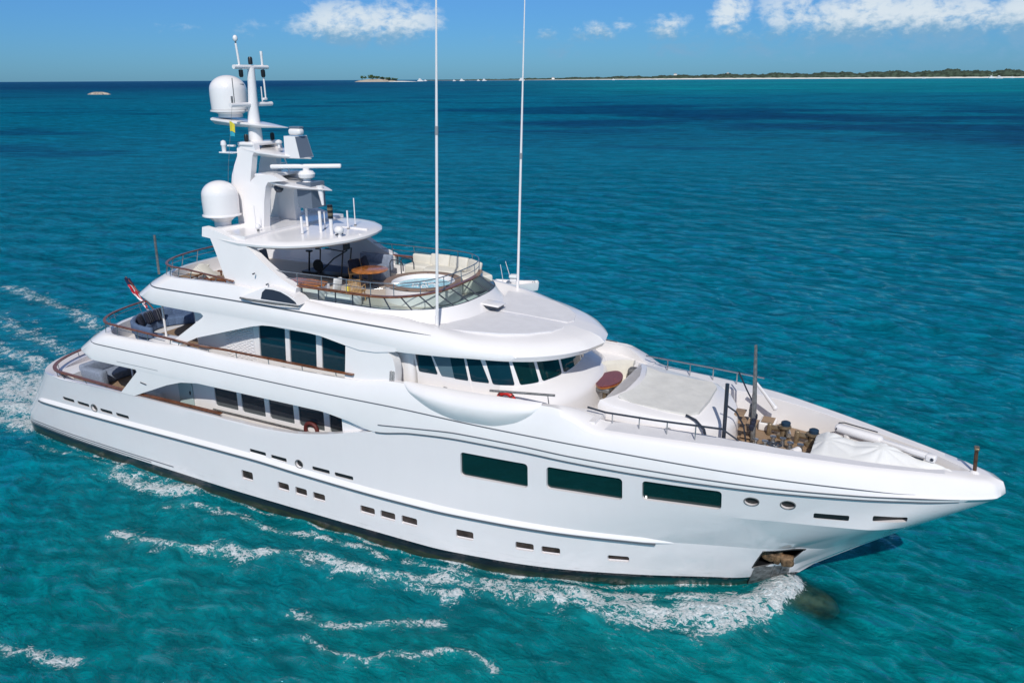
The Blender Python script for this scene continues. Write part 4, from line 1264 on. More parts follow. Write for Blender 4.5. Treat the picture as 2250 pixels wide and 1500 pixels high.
# ------------------------------------------------------------------ whip antennas and aft poles
def whip(x, y, z0, z1, lean, name='whip_antenna'):
    w_ = MB().tube([(x, y, z0), (x + lean * .5, y, (z0 + z1) / 2), (x + lean, y, z1)], [.055, .045, .02], 8).build(name, M_WHITE, sun_deck)
    MB().lathe([(.16, z0 - .04), (.16, z0 + .03), (.07, z0 + .10), (.07, z0 + .5)], (x, y, 0), 12).build('antenna_base', M_WHITE, w_)
    MB().tube([(x + lean * .48, y, z0 + (z1 - z0) * .48), (x + lean * .5, y, z0 + (z1 - z0) * .5)], .055, 8).build('antenna_joint', M_SEAM, w_)
whip(25.30, -2.85, 8.48, 22.6, .52)
whip(25.55, 3.05, 8.48, 19.95, .34)
MB().tube([(10.95, -2.75, 9.0), (11.05, -2.78, 10.72)], .05, 8).build('aft_pole', M_GREYM, sun_deck)
MB().tube([(10.9, -2.8, 5.65), (10.9, -2.8, 8.1)], .05, 10).build('deck_pillar', M_WHITE, shell)
MB().tube([(7.9, -2.6, 2.95), (7.9, -2.6, 5.2)], .05, 10).build('deck_pillar', M_WHITE, hull)

# ------------------------------------------------------------------ built-in seating on the aft decks
mb = MB()
for a in np.linspace(-100, 100, 15):
    x, y = 9.7 - 1.75 * math.cos(R(a)), 1.65 * math.sin(R(a)) - 1.0
    mb.rbox((x, y, 5.86), (.62, .56, .42), .1, rz=math.atan2(y + 1.0, x - 9.7))
so = mb.build('curved_sofa', M_BLUE, shell)
mb = MB()
for a in np.linspace(-95, 95, 15):
    x, y = 9.7 - 2.05 * math.cos(R(a)), 1.95 * math.sin(R(a)) - 1.0
    mb.rbox((x, y, 6.22), (.24, .60, .55), .1, rz=math.atan2(y + 1.0, x - 9.7))
mb.build('sofa_back', M_BLUE, so)
MB().rbox((10.0, .35, 6.05), (1.0, .8, .85), .06).build('bar_console', M_GREYSEAT, shell)
MB().rbox((11.2, -3.0, 5.9), (1.3, 1.0, .5), .06).build('deck_box', M_WHITE, shell)
# main aft deck settee facing forward, on the transom bulwark
mb = MB().rbox((5.4, -1.9, 3.15), (1.1, 2.4, .42), .1); mb.rbox((4.85, -1.7, 3.62), (.35, 2.9, .62), .12); mb.rbox((5.65, -3.0, 3.38), (1.5, .42, .86), .12)
mb.build('aft_settee', M_GREYSEAT, hull)
MB().prism([(3.75, -3.45), (4.6, -3.75), (4.9, -3.6), (4.5, -1.0), (4.2, 3.4), (3.75, 3.4)], 2.95, 3.62).build('transom_locker', M_WHITE, hull)
MB().rbox((7.7, -.6, 3.25), (1.4, 1.6, .6), .05).build('aft_bar', M_NAVY, hull)
MB().box((8.88, 0, 4.0), (.04, 5.5, 2.1)).build('saloon_door', M_GLASS, hull)

# ------------------------------------------------------------------ foredeck: nook, trunk with sun pad, steps, rails
# curved sofa in front of the wheelhouse
mb = MB(); rows = []
for (r_, z) in ((2.55, 5.2), (2.55, 6.45), (2.35, 6.52), (2.18, 6.42), (2.02, 5.86), (1.40, 5.82), (1.36, 5.70), (1.36, 5.2)):
    rows.append([(31.15 - r_ * .72 * math.cos(a), .12 + r_ * math.sin(a), z) for a in np.linspace(R(-30), R(84), 24)])
mb.grid(rows)
mb.add([r_[0] for r_ in rows], [tuple(range(8))]); mb.add([r_[-1] for r_ in rows], [tuple(range(8))])
nook = mb.build('curved_settee', M_BEIGE, shell, smooth=40)
# trunk
def trunk_half(off=0.0, dx=0.0, aft=0.0):
    o = [(31.62, 0), (31.58, .9), (31.42, 1.6), (31.22, 2.15), (31.6, 2.25), (32.6, 2.25), (33.6, 2.18), (34.4, 1.98), (35.0, 1.55), (35.4, .95), (35.55, .4), (35.58, 0)]
    c = (33.4, 0)
    return [((x - c[0]) * (1 - off / 2.2) + c[0] + dx, y * (1 - off / 2.2)) for x, y in o]
def loop(h, z): return [(x, -y, z(x) if callable(z) else z) for x, y in h] + [(x, y, z(x) if callable(z) else z) for x, y in reversed(h[1:-1])]
ztr = lambda x: float(np.interp(x, [31.2, 31.9, 33.5, 34.6, 35.6], [6.66, 6.52, 6.40, 6.36, 5.95]))
rows = [loop(trunk_half(0), 5.0), loop(trunk_half(.02), lambda x: ztr(x) - .22), loop(trunk_half(.08), lambda x: ztr(x) - .05), loop(trunk_half(.2), lambda x: ztr(x))]
mb = MB().grid(rows, closed_u=True)
# top surface: fan by strips
top = rows[-1]; k = len(top)
mb.add(top, [(i, k - i if i else 0, k - i - 1, i + 1) for i in range(1, k // 2 - 1)] + [(0, k - 1, 1), (k // 2 - 1, k // 2 + 1, k // 2)])
trunk = mb.build('foredeck_trunk', M_WHITE, shell, smooth=35)
def pad_z(x): return float(np.interp(x, [31.2, 31.9, 32.3, 33.5, 34.6, 35], [6.78, 6.60, 6.46, 6.42, 6.40, 6.38]))
o = [(31.78, -1.55), (32.3, -1.66), (33.5, -1.66), (34.25, -1.62), (34.5, -1.25), (34.55, 0), (34.5, 1.25), (34.25, 1.62), (33.5, 1.66), (32.3, 1.66), (31.78, 1.55), (31.98, .8), (32.04, 0), (31.98, -.8)]
bm = bmesh.new()
bm.faces.new([bm.verts.new((x, y, 0)) for x, y in o])
for x in np.arange(31.9, 34.6, .15): bmesh.ops.bisect_plane(bm, geom=list(bm.verts) + list(bm.edges) + list(bm.faces), plane_co=(x, 0, 0), plane_no=(1, 0, 0))
for y in np.arange(-1.6, 1.61, .2): bmesh.ops.bisect_plane(bm, geom=list(bm.verts) + list(bm.edges) + list(bm.faces), plane_co=(0, y, 0), plane_no=(0, 1, 0))
bm.verts.index_update()
def wob(x, y): return .012 * math.sin(5 * x + 2 * y) * math.sin(4.3 * y - x)
V = [(v.co.x, v.co.y, pad_z(v.co.x) + .05 + wob(v.co.x, v.co.y)) for v in bm.verts]
F = [[v.index for v in f.verts] for f in bm.faces]
nv = len(V)
side = [(e.verts[0].index, e.verts[1].index, e.verts[1].index + nv, e.verts[0].index + nv) for e in bm.edges if len(e.link_faces) == 1]
bm.free()
mb = MB().add(V + [(x, y, z - .12) for x, y, z in V], F + side)
M_PAD = mat('ivory_sun_pad', (.64, .63, .60), .85, var=.05, vscale=2.5, bump=.5, bscale=4)
mb.build('sun_pad', M_PAD, trunk, smooth=40)
MB().lathe([(.135, 0), (.15, .012), (.15, .022), (.001, .026)], (0, 0, 0), 20, Matrix.Translation((33.75, -2.185, 5.95)) @ Matrix.Rotation(R(90), 4, 'X') @ Matrix.Rotation(R(0), 4, 'Z')).build('vent_cover', M_SEAM, trunk)
# steps down to the mooring deck
for i, z in enumerate((6.0, 5.74, 5.48, 5.24)):
    mb = MB().rbox((35.55 + i * .10, .35, z), (.34 - i * .0, .62, .05), .012)
    mb.build('step_tread', M_TEAKD, trunk)
# curved grab rails at the trunk
MB().tube([(34.2, -1.75, 6.45), (34.55, -1.85, 6.38), (34.85, -1.88, 6.12), (34.98, -1.9, 5.7)], .045, 8).build('grab_rail', M_DARKM, trunk)
MB().tube([(35.3, -1.0, 6.75), (35.62, -.75, 6.45), (35.85, -.5, 5.9), (35.95, -.4, 5.3)], .03, 8).build('grab_rail', M_DARKM, trunk)
# bulwark rails
pts = [(31.1, -2.72, 6.52), (31.75, -2.74, 6.46), (33.4, -2.76, 6.52), (35.55, -2.66, 6.60)]
fr = rail('foredeck_rail', pts, .036, M_DARKM, shell)
for x in (32.0, 32.93, 33.86, 34.78):
    z = float(np.interp(x, [31.75, 33.4, 35.55], [6.46, 6.52, 6.60]))
    MB().tube([(x, -2.75, 6.08), (x, -2.75, z)], .022, 6).build('stanchion', M_STEEL, fr)
MB().tube([(35.55, -2.62, 6.60), (35.95, -2.2, 6.15), (36.3, -1.7, 5.6)], .032, 6).build('rail_brace', M_DARKM, fr)
pts = [(31.3, 2.9, 6.62), (32.4, 2.86, 6.60), (33.9, 2.80, 6.58), (35.9, 2.62, 6.55)]
fr = rail('foredeck_rail', pts, .032, M_STEEL, shell)
for x in (32.2, 33.1, 34.0, 34.9):
    MB().tube([(x, 2.88 - (x - 32) * .05, 6.08), (x, 2.86 - (x - 32) * .05, 6.59)], .022, 6).build('stanchion', M_STEEL, fr)
MB().tube([(31.6, 2.6, 6.3), (32.4, 2.62, 6.15), (32.8, 2.6, 6.1)], .02, 6).build('grab_rail', M_STEEL, fr)
# port wing wall behind the nook
mb = MB()
rows = []
for (x, b) in ((28.6, 3.05), (29.4, 3.02), (30.0, 2.95), (30.5, 2.80), (30.9, 2.62), (31.3, 2.45)):
    rows.append((x, b))
# posts and fore mast
MB().tube([(35.45, -1.62, 5.6), (35.42, -1.60, 7.72)], .065, 10).build('stanchion_post', M_DARKM, shell)
fm = MB().tube([(36.12, .0, 5.1), (36.05, .0, 6.6), (35.92, .0, 8.62)], [.085, .08, .045], 12).build('fore_mast', M_GREYM, shell)
MB().tube([(36.0, .32, 5.1), (35.98, .30, 6.75)], .08, 10).build('mast_support', M_GREYM, fm)
MB().tube([(35.86, 1.2, 6.85), (36.15, 1.35, 6.45), (36.5, 1.5, 5.95)], [.05, .06, .08], 8).build('davit_arm', M_WHITE, fm)
MB().ball((36.52, 1.5, 5.92), .10, 8).build('davit_end', M_WHITE, fm)
MB().tube([(35.1, 1.9, 6.9), (35.6, 1.0, 6.6), (35.95, .35, 6.45)], .03, 6).build('mast_stay', M_DARKM, fm)
mb = MB()
for k in range(4):
    mb.rbox((36.05 + .02 * k, -.12 + .05 * k, 5.72 + .12 * k), (.16, .14, .22), .05, rz=R(20 * k))
mb.build('coiled_line', M_NAVY, fm)
mb = MB()
for k in range(5):
    mb.rbox((35.93, .28, 6.35 - .09 * k), (.13, .16, .14), .05, rz=R(31 * k))
mb.build('hanging_line', M_GREYM, fm)
bs = MB().tube([(42.72, 0, 5.5), (42.66, 0, 6.30)], .055, 10).build('bow_staff', mat('weathered_bronze', (.10, .05, .03), .4, metal=.4, var=.4, vscale=9), shell)
MB().rbox((42.66, 0, 6.33), (.14, .26, .08), .03).build('staff_head', M_BRONZE, bs)
MB().lathe([(.14, 5.5), (.13, 5.56), (.07, 5.6)], (42.72, 0, 0), 10).build('staff_foot', M_WHITE, bs)
# mooring gear
def winch(x, y, name='anchor_windlass'):
    m_ = MB().lathe([(.24, 0), (.24, .10), (.13, .14), (.12, .34), (.22, .40), (.22, .46)], (x, y, 5.13), 16).build(name, M_BRONZE, shell)
    MB().tube([(x - .42, y + .1, 5.40), (x - .1, y, 5.44)], .10, 10).build('warping_drum', M_BRONZE, m_)
    MB().tube([(x + .1, y, 5.45), (x + .20, y - .34, 5.40)], .09, 10).build('chain_gypsy', M_STEEL, m_)
    MB().lathe([(.155, 0), (.16, .02), (.16, .15), (.11, .18), (.001, .185)], (x + .02, y + .06, 5.55), 16).build('motor_cap', M_BLUECAP, m_)
    MB().rbox((x - .5, y + .02, 5.36), (.16, .16, .46), .05).build('brake_lever', M_BRONZE, m_)
winch(37.0, .85); winch(37.95, .62)
b1 = MB().rbox((36.35, 1.45, 5.28), (.55, .7, .30), .05).build('teak_box', M_WHITE, shell)
MB().box((36.35, 1.45, 5.44), (.42, .56, .02)).build('box_lid', M_TEAKD, b1)
def bollard(x, y):
    o_ = MB().lathe([(.10, 0), (.09, .06), (.07, .22), (.11, .27), (.11, .31), (.02, .33)], (x, y, 5.13), 12).build('bollard', M_STEEL, shell)
    MB().lathe([(.10, 0), (.09, .06), (.07, .22), (.11, .27), (.11, .31), (.02, .33)], (x + .32, y, 5.13), 12).build('bollard_horn', M_STEEL, o_)
bollard(36.25, -.35); bollard(36.75, .15); bollard(37.35, -.1)
wl = MB().tube([(36.95 + .22 * math.cos(a), -.9 + .16 * math.sin(a), 5.62) for a in np.linspace(0, 2 * math.pi, 21)[:-1]], .026, 6, closed=True).build('valve_wheel', M_DARKM, shell)
for a in (0, 60, 120): MB().tube([(36.95 + .2 * math.cos(R(a)), -.9 + .15 * math.sin(R(a)), 5.62), (36.95 - .2 * math.cos(R(a)), -.9 - .15 * math.sin(R(a)), 5.62)], .018, 6).build('wheel_spoke', M_DARKM, wl)
MB().tube([(36.95, -.9, 5.1), (36.95, -.9, 5.62)], .05, 8).build('wheel_stem', M_WHITE, wl)
rr_ = MB().tube([(37.55, -1.15, 5.55), (37.70, -.85, 5.55)], .13, 14).build('fairlead_roller', M_WHITE, shell)
MB().tube([(37.545, -1.16, 5.55), (37.55, -1.15, 5.55)], .06, 10).build('roller_hub', M_DARKM, rr_)
MB().rbox((37.0, -1.0, 5.14), (1.3, .7, .10), .03).build('windlass_plinth', M_DECK, shell)
# folded crane on the port side of the bow
cr = MB().rbox((39.35, .62, 5.86), (1.55, .34, .30), .12, rz=R(-18)).build('deck_crane', M_WHITE, shell)
MB().rbox((40.75, .12, 5.84), (1.75, .20, .18), .05, rz=R(-20)).build('crane_boom', M_WHITE, cr)
MB().rbox((41.5, -.16, 5.82), (.30, .26, .24), .06, rz=R(-20)).build('boom_head', M_WHITE, cr)
MB().ball((41.52, -.30, 5.82), .055, 8).build('boom_pin', M_DARKM, cr)
MB().tube([(38.65, .62, 5.88), (38.70, .95, 6.0), (38.85, .98, 6.02), (39.9, .62, 6.04)], .022, 6).build('hydraulic_hose', M_DARKM, cr)
MB().tube([(40.05, .18, 5.72), (41.3, -.22, 5.74)], .028, 6).build('crane_ram', M_DARKM, cr)
MB().tube([(39.0, .7, 5.1), (39.0, .7, 5.75)], .13, 10).build('crane_column', M_WHITE, cr)
# name-less hull fittings: anchor pocket liner
lin_mb = MB()
q4 = [(36.735, 1.175), (37.855, 1.435), (38.28, 2.105), (37.06, 2.01)]
f_ = [(x, yh(-.005)(x, z), z) for x, z in q4]; b_ = [(x, yh(-.53)(x, z), z) for x, z in q4]
lin_mb.add(f_ + b_, [(4, 5, 6, 7)] + [(i, (i + 1) % 4, 4 + (i + 1) % 4, 4 + i) for i in range(4)])
lin = lin_mb.build('anchor_pocket', M_BLACK, hull, smooth=0)
fr_ = MB()
P = ANCHOR
fr_.tube([(x, -(hull_y(x, z) + .008), z) for x, z in [(P[i][0] * (1 - t) + P[(i + 1) % 4][0] * t, P[i][1] * (1 - t) + P[(i + 1) % 4][1] * t) for i in range(4) for t in (0, .33, .66)]], .03, 6, closed=True)
fr_.build('pocket_rim', M_BLACK, lin)
M_PLATE = mat('worn_steel_plate', (.20, .20, .20), .45, metal=.45, var=.6, vscale=5, bump=.3, bscale=12)
mb = MB(); rows = []
for v in np.linspace(0, 1, 12):
    rr = []
    for u in np.linspace(0, 1, 14):
        x = (36.52 + 1.20 * u) * (1 - v) + (36.80 + 1.10 * u) * v; z = (.02 + .10 * u) * (1 - v) + (1.17 + .26 * u) * v
        rr.append((x, -(max(0, hull_y(x, z)) + .03), z))
    rows.append(rr)
mb.grid(rows).build('anchor_chafe_plate', M_PLATE, hull, smooth=40)
for x in (37.25, 37.5):
    MB().tube([(x, -(hull_y(x, .5) + .045), .50), (x + .14, -(hull_y(x + .14, 1.2) + .045), 1.22)], .018, 6).build('plate_rib', M_GREYM, lin)
# bulbous bow
mb = MB(); rows = []
for t in np.linspace(0, 1, 18):
    x = 36.6 + 3.0 * t
    rr = .62 * (1 - max(0, (t - .35) / .65) ** 2.4) ** .5 if t < 1 else .001
    rows.append([(x, rr * 1.05 * math.sin(a), -.60 + .10 * math.sin(3 * t) + rr * math.cos(a) * (1 + .06 * math.sin(5 * a + 7 * t))) for a in np.linspace(0, 2 * math.pi, 25)[:-1]])
mb.grid(rows, closed_u=True); mb.add(rows[-1], [tuple(range(24))])
M_BULB = mat('fouled_antifouling', (.045, .036, .020), .6, var=.95, vscale=3.0, bump=.5, bscale=5)
mb.build('bulbous_bow', M_BULB, hull, smooth=60)

# ------------------------------------------------------------------ tender stowed on the port side of the roof

# ================================================================== LOOSE THINGS ON BOARD
def chair(x, y, z, rz, label, cushion=None):
    t = thing('rattan_chair', label, 'chair', (x, y, z), rz, 'rattan chairs on the sun deck')
    MB().rbox((0, 0, .42), (.50, .50, .06), .02).build('seat', M_RATTAN, t)
    for sx in (-.22, .22):
        for sy in (-.22, .22):
            MB().tube([(sx, sy, 0), (sx * .95, sy * .95, .42)], .022, 6).build('leg', M_RATTAN, t)
    b = MB().tube([(-.22, -.24, .42), (-.27, -.24, .95), (-.27, .24, .95), (-.22, .24, .42)], .024, 6).build('back_frame', M_RATTAN, t)
    s = MB()
    for k in np.linspace(-.18, .18, 7): s.box((-.245, k, .69), (.015, .03, .5), ry=R(-5))
    s.build('back_slats', M_RATTAN, b, smooth=0)
    for sy in (-.25, .25):
        MB().tube([(-.25, sy, .66), (.18, sy, .66), (.21, sy, .42)], .02, 6).build('armrest', M_RATTAN, t)
    return t
chair(20.95, -1.75, 8.72, R(105), 'tan rattan armchair with its back to the camera, in front of the round table')
chair(18.9, .75, 8.72, R(-60), 'rattan armchair behind the round table, half hidden by dark cushions')
t = thing('round_table', 'round honey varnished dining table on the sun deck beside the spa pool', 'table', (20.0, .35, 8.72))
MB().lathe([(.02, .72), (.72, .72), (.76, .735), (.76, .76), (.72, .775), (.02, .775)], (0, 0, 0), 32).build('table_top', M_ORANGE, t)
MB().lathe([(.35, 0), (.33, .05), (.09, .12), (.08, .6), (.25, .72)], (0, 0, 0), 16).build('pedestal', M_DARKM, t)
for i, (x, y, z, a, b) in enumerate(((19.25, 1.0, 9.58, 20, 'dark navy cushion leaning furthest from the camera behind the round table'), (19.0, .6, 9.52, -15, 'dark navy cushion with pale buttons at the aft side of the round table'))):
    c = tag(MB().rbox((0, 0, 0), (.16, .56, .50), .07).build('cushion', M_NAVY), b, 'cushion', 'navy cushions at the table')
    c.location = (x, y, z); c.rotation_euler = (0, R(-14), R(a))
c = tag(MB().rbox((0, 0, 0), (.12, .36, .62), .04).build('folded_towel', M_COVER), 'white folded towel propped upright beside the rattan chair', 'towel')
c.location = (20.05, -1.85, 9.32); c.rotation_euler = (0, R(18), R(-20))
c = tag(MB().rbox((0, 0, 0), (.12, .20, .34), .04).build('yellow_towel', M_YEL), 'small yellow towel between the white towel and the rattan chair', 'towel')
c.location = (20.45, -1.7, 9.1)
# exercise machine under the hardtop
t = thing('exercise_machine', 'dark framed exercise machine standing under the hardtop', 'gym machine', (17.6, 1.0, 8.72))
MB().rbox((0, 0, .12), (1.5, .6, .14), .04).build('base', M_BLACK, t)
MB().tube([(.55, -.28, .15), (.75, -.28, 1.35), (.75, .28, 1.35), (.55, .28, .15)], .03, 6).build('upright_frame', M_BLACK, t)
MB().tube([(-.7, -.2, .2), (.1, -.15, .9), (.75, 0, 1.3)], .03, 6).build('diagonal_arm', M_BLACK, t)
MB().tube([(.75, -.28, 1.30), (-.2, -.30, 1.36)], .025, 6).build('handle_bar', M_BLACK, t)
MB().rbox((.72, 0, 1.45), (.08, .42, .26), .03).build('console', M_BLACK, t)
t = thing('exercise_bike', 'dark exercise bike aft of the exercise machine under the hardtop', 'gym machine', (16.1, 1.3, 8.72))
MB().rbox((0, 0, .06), (1.0, .5, .08), .03).build('base', M_BLACK, t)
MB().lathe([(.26, -.05), (.28, 0), (.26, .05)], (0, 0, 0), 18, Matrix.Translation((.3, 0, .38)) @ Matrix.Rotation(R(90), 4, 'X')).build('flywheel', M_BLACK, t)
MB().tube([(-.25, 0, .1), (-.15, 0, .95)], .04, 6).build('seat_post', M_BLACK, t)
MB().rbox((-.15, 0, 1.0), (.28, .2, .08), .03).build('saddle', M_BLACK, t)
MB().tube([(.4, 0, .3), (.5, 0, 1.15), (.45, -.25, 1.2), (.45, .25, 1.2)], .03, 6).build('handlebar', M_BLACK, t)
# blue mat on the port side under the hardtop
tag(MB().rbox((17.0, 2.0, 8.76), (3.0, 1.5, .06), .02).build('exercise_mat', M_BLUE), 'blue mat on the deck beneath the hardtop', 'mat')
# teak loungers on the aft sun deck
def lounger(x, y, rz, label, back):
    t = thing('teak_lounger', label, 'lounger', (x, y, 8.72), rz, 'teak loungers on the aft sun deck')
    f = MB()
    for sy in (-.28, .28): f.box((0, sy, .3), (1.5, .05, .06))
    f.build('frame', M_TEAK, t)
    s = MB()
    for k in np.linspace(-.15, .7, 9): s.box((k, 0, .34), (.07, .54, .02))
    s.build('seat_slats', M_TEAKD, t, smooth=0)
    MB().rbox((-.48, 0, .34 + .33 * math.sin(back)), (.8, .54, .06), .02, ry=back).build('backrest', M_BEIGE, t)
    for sx in (-.6, .6):
        for sy in (-.26, .26): MB().box((sx, sy, .15), (.05, .05, .30)).build('leg', M_TEAK, t)
lounger(13.9, -2.2, R(8), 'teak lounger nearest the starboard rail of the aft sun deck', R(38))
lounger(13.6, -.9, R(4), 'teak lounger with a raised cream backrest, further from the starboard rail', R(52))
lounger(12.5, -2.3, R(-80), 'teak lounger at the aft corner of the sun deck behind the rail', R(20))
tag(MB().rbox((14.3, -.1, 9.35), (.10, 1.1, 1.0), .05, ry=R(-12)).build('shade_screen', M_SOOT), 'dark grey fabric screen behind the teak loungers', 'screen')
# cushions on the aft bridge deck sofa
for i, (x, y, a, lb) in enumerate(((8.35, -2.05, 40, 'navy striped cushion at the starboard end of the curved blue sofa'), (8.25, -1.5, 20, 'navy striped cushion second from the starboard end of the curved blue sofa'), (8.25, -.95, 5, 'navy striped cushion in the middle of the curved blue sofa'))):
    m_ = mat('striped_cushion', (.012, .016, .035), .9)
    t_ = NT(m_.node_tree); X = t_.sep(t_.new('ShaderNodeTexCoord').outputs['Object'])
    f_ = t_.math('GREATER_THAN', t_.math('FRACT', t_.math('MULTIPLY', X[1], 7.0)), .86)
    t_.put(t_.n['Principled BSDF'].inputs['Base Color'], t_.mix(f_, (.012, .016, .035), (.25, .27, .30)))
    c = tag(MB().rbox((0, 0, 0), (.18, .55, .55), .08).build('cushion', m_), lb, 'cushion', 'striped cushions on the curved sofa')
    c.location = (x, y, 6.36); c.rotation_euler = (0, R(-16), R(a))
# teak table in the foredeck nook
t = thing('nook_table', 'mahogany pointed oval table in the curved seating nook of the foredeck', 'table', (30.62, .62, 5.62))
def leaf(k): return [(.46 * k * math.cos(a) * (1 - .25 * abs(math.sin(a)) ** 3), 1.12 * k * math.sin(a) * .82 + (.0)) for a in np.linspace(0, 2 * math.pi, 33)[:-1]]
MB().prism(leaf(1.0), .66, .71).build('table_top', M_REDWOOD, t)
MB().prism(leaf(.98), .60, .655).build('table_edge', M_ORANGE, t)
for sy in (-.38, .38):
    MB().rbox((0, sy, .3), (.16, .16, .6), .03).build('leg', M_BRONZE, t)
MB().rbox((.02, -.55, .50), (.55, .5, .16), .05).build('drop_leaf', M_GREYM, t)
c = tag(MB().rbox((0, 0, 0), (.55, .42, .36), .14).build('canvas_bag', M_GREYM), 'olive grey rolled canvas bag beside the mahogany table', 'bag')
c.location = (31.2, 1.9, 6.25)
# life rings
def ring(x, y, z, label, m, r_=.33):
    t = thing('life_ring', label, 'life ring', (x, y, z), 0, 'life rings hung on the house sides')
    MB().tube([(r_ * math.cos(a), 0, r_ * math.sin(a)) for a in np.linspace(0, 2 * math.pi, 33)[:-1]], .085, 10, closed=True).build('ring', m, t, smooth=60)
    for a in (45, 135, 225, 315):
        MB().tube([((r_ + .0) * math.cos(R(a - 7)), 0, r_ * math.sin(R(a - 7))), (r_ * math.cos(R(a)) , 0, r_ * math.sin(R(a))), (r_ * math.cos(R(a + 7)), 0, r_ * math.sin(R(a + 7)))], .088, 10).build('band', M_DKRED, t)
ring(28.42, -3.50, 6.52, 'bright red life ring below the wheelhouse windows, half hidden by the bulwark', M_RED, .31)
ring(19.42, -3.36, 3.55, 'life ring coloured dark red for the shade on the main deck wall below the saloon windows', M_DKRED, .30)
# ensign drooping from a raked staff at the stern
t = thing('ensign_flag', 'red and white striped ensign with a dark blue top drooping at the stern', 'flag', (7.0, 0, 5.9))
MB().tube([(0, 0, 0), (-2.02, 0, 1.75)], [.035, .022], 8).build('staff', M_TEAK, t)
m_ = mat('ensign_cloth', (.6, .02, .03), .85)
t_ = NT(m_.node_tree); U = t_.sep(t_.new('ShaderNodeUVMap').outputs[0])
st_ = t_.math('GREATER_THAN', t_.math('FRACT', t_.math('ADD', t_.math('MULTIPLY', U[0], 4.0), t_.math('MULTIPLY', U[1], 1.3))), .52)
cc = t_.mix(st_, (.55, .015, .03), (.75, .73, .74))
cc = t_.mix(t_.math('GREATER_THAN', U[1], .80), cc, (.012, .02, .07))
t_.put(t_.n['Principled BSDF'].inputs['Base Color'], cc)
mb = MB(); rows = []; NU, NV = 14, 26
for j in range(NV):
    v = j / (NV - 1)
    px_, pz_ = -.75 - 1.22 * v, .62 + 1.10 * v - .16 * math.sin(v * 3.1)
    wd = .12 + .26 * math.sin(v * 2.6 + .3)
    rows.append([(px_ + (.10 - .25 * (1 - v)) * (i / NU) + .03 * math.sin(9 * v + i), (i / NU - .5) * wd + .07 * math.sin(i * 1.9 + v * 5), pz_ - .42 * (i / NU) * (1.15 - v) + .03 * math.sin(i * 1.3)) for i in range(NU + 1)])
mb.grid(rows)
fl = mb.build('cloth', m_, t, smooth=60)
uvl = fl.data.uv_layers.new(name='UVMap')
flat = [q for r_ in rows for q in r_]
for lp in fl.data.loops:
    co_ = fl.data.vertices[lp.vertex_index].co
    k = min(range(len(flat)), key=lambda i: (Vector(flat[i]) - co_).length_squared)
    uvl.data[lp.index].uv = ((k % (NU + 1)) / NU, (k // (NU + 1)) / (NV - 1))
t = thing('signal_pennant', 'small yellow and turquoise pennant on the mast halyard under the lower crosstree', 'flag', (14.62, -1.25, 15.25))
MB().grid([[(-.02, 0, .2), (.18, -.05, .14), (.22, .03, .05)], [(-.04, 0, -.22), (.12, -.06, -.2), (.20, .02, -.28)]]).build('yellow_half', M_YEL, t)
MB().grid([[(-.05, 0, -.22), (.12, -.05, -.22), (.18, .02, -.30)], [(-.06, 0, -.42), (.10, -.05, -.40), (.16, .03, -.42)]]).build('turquoise_half', M_CYAN, t)
# anchor in its pocket
t = thing('anchor', 'rusty steel anchor stowed in the black bow pocket above the waterline', 'anchor', (37.46, -(hull_y(37.46, 1.6) - .03), 1.63))
M_RUST = mat('rusty_steel', (.16, .095, .05), .6, metal=.3, var=.75, vscale=5, bump=.5, bscale=14)
MB().tube([(-.02, .02, -.24), (.02, .02, .0), (.06, .04, .26)], [.11, .15, .10], 12).build('shank', M_RUST, t)
for s in (-1, 1):
    fk = MB().rbox((s * .30 + .02, -.02, -.03 - .03 * s), (.44, .24, .40), .12, ry=R(-14 * s))
    fk.build('fluke', M_RUST, t)
MB().tube([(-.48, -.02, .02), (.52, -.02, .10)], .10, 10).build('crown', M_RUST, t)
# canvas cover over the stowed boat in the bow well
pk = [(38.45, -.25, 5.90, 1.1), (40.12, -.28, 5.98, .95), (42.05, -.42, 5.66, .8)]
mb = MB(); rows = []
NX, NY = 84, 34
for i in range(NX + 1):
    x = 38.05 + (42.38 - 38.05) * i / NX
    ys_ = -(float(b_fl(x)) * math.sqrt(max(.0, min(1, (42.62 - x) / 1.2))) - .04); yp_ = float(np.interp(x, [38, 39.5, 40.2, 41.6, 42.4], [.35, .05, -.02, -.22, -.5]))
    ys_ = min(ys_, yp_ - .05)
    rr = []
    for j in range(NY + 1):
        v = j / NY; y = ys_ + (yp_ - ys_) * v
        ridge = float(np.interp(x, [38.05, 38.45, 39.3, 40.12, 41.1, 42.05, 42.4], [5.66, 5.90, 5.80, 5.98, 5.70, 5.64, 5.40]))
        edge = float(np.interp(x, [38, 40, 42.4], [5.70, 5.58, 5.36]))
        z = edge + (ridge - edge) * (math.sin(min(1, v * 1.02) * math.pi / 2) ** 1.15)
        for (a, b, c, sg) in pk:
            d = math.hypot(x - a, y - b); th = math.atan2(y - b, x - a)
            z += .045 * math.exp(-((d - .45) / .55) ** 2) * (abs(math.sin(4.5 * th + 1.3 * a)) ** .6 - .6)
        z += .010 * math.sin(7 * x + 5 * y) * v
        if i == 0: z -= .45
        rr.append((x, y, z))
    rr.append((x, yp_ + .02, rr[-1][2] - .5))
    rows.append(rr)
mb.grid(rows)
tag(mb.build('boat_cover', M_COVER, None, smooth=60), 'white creased canvas cover stretched over the bow well of the yacht', 'cover')

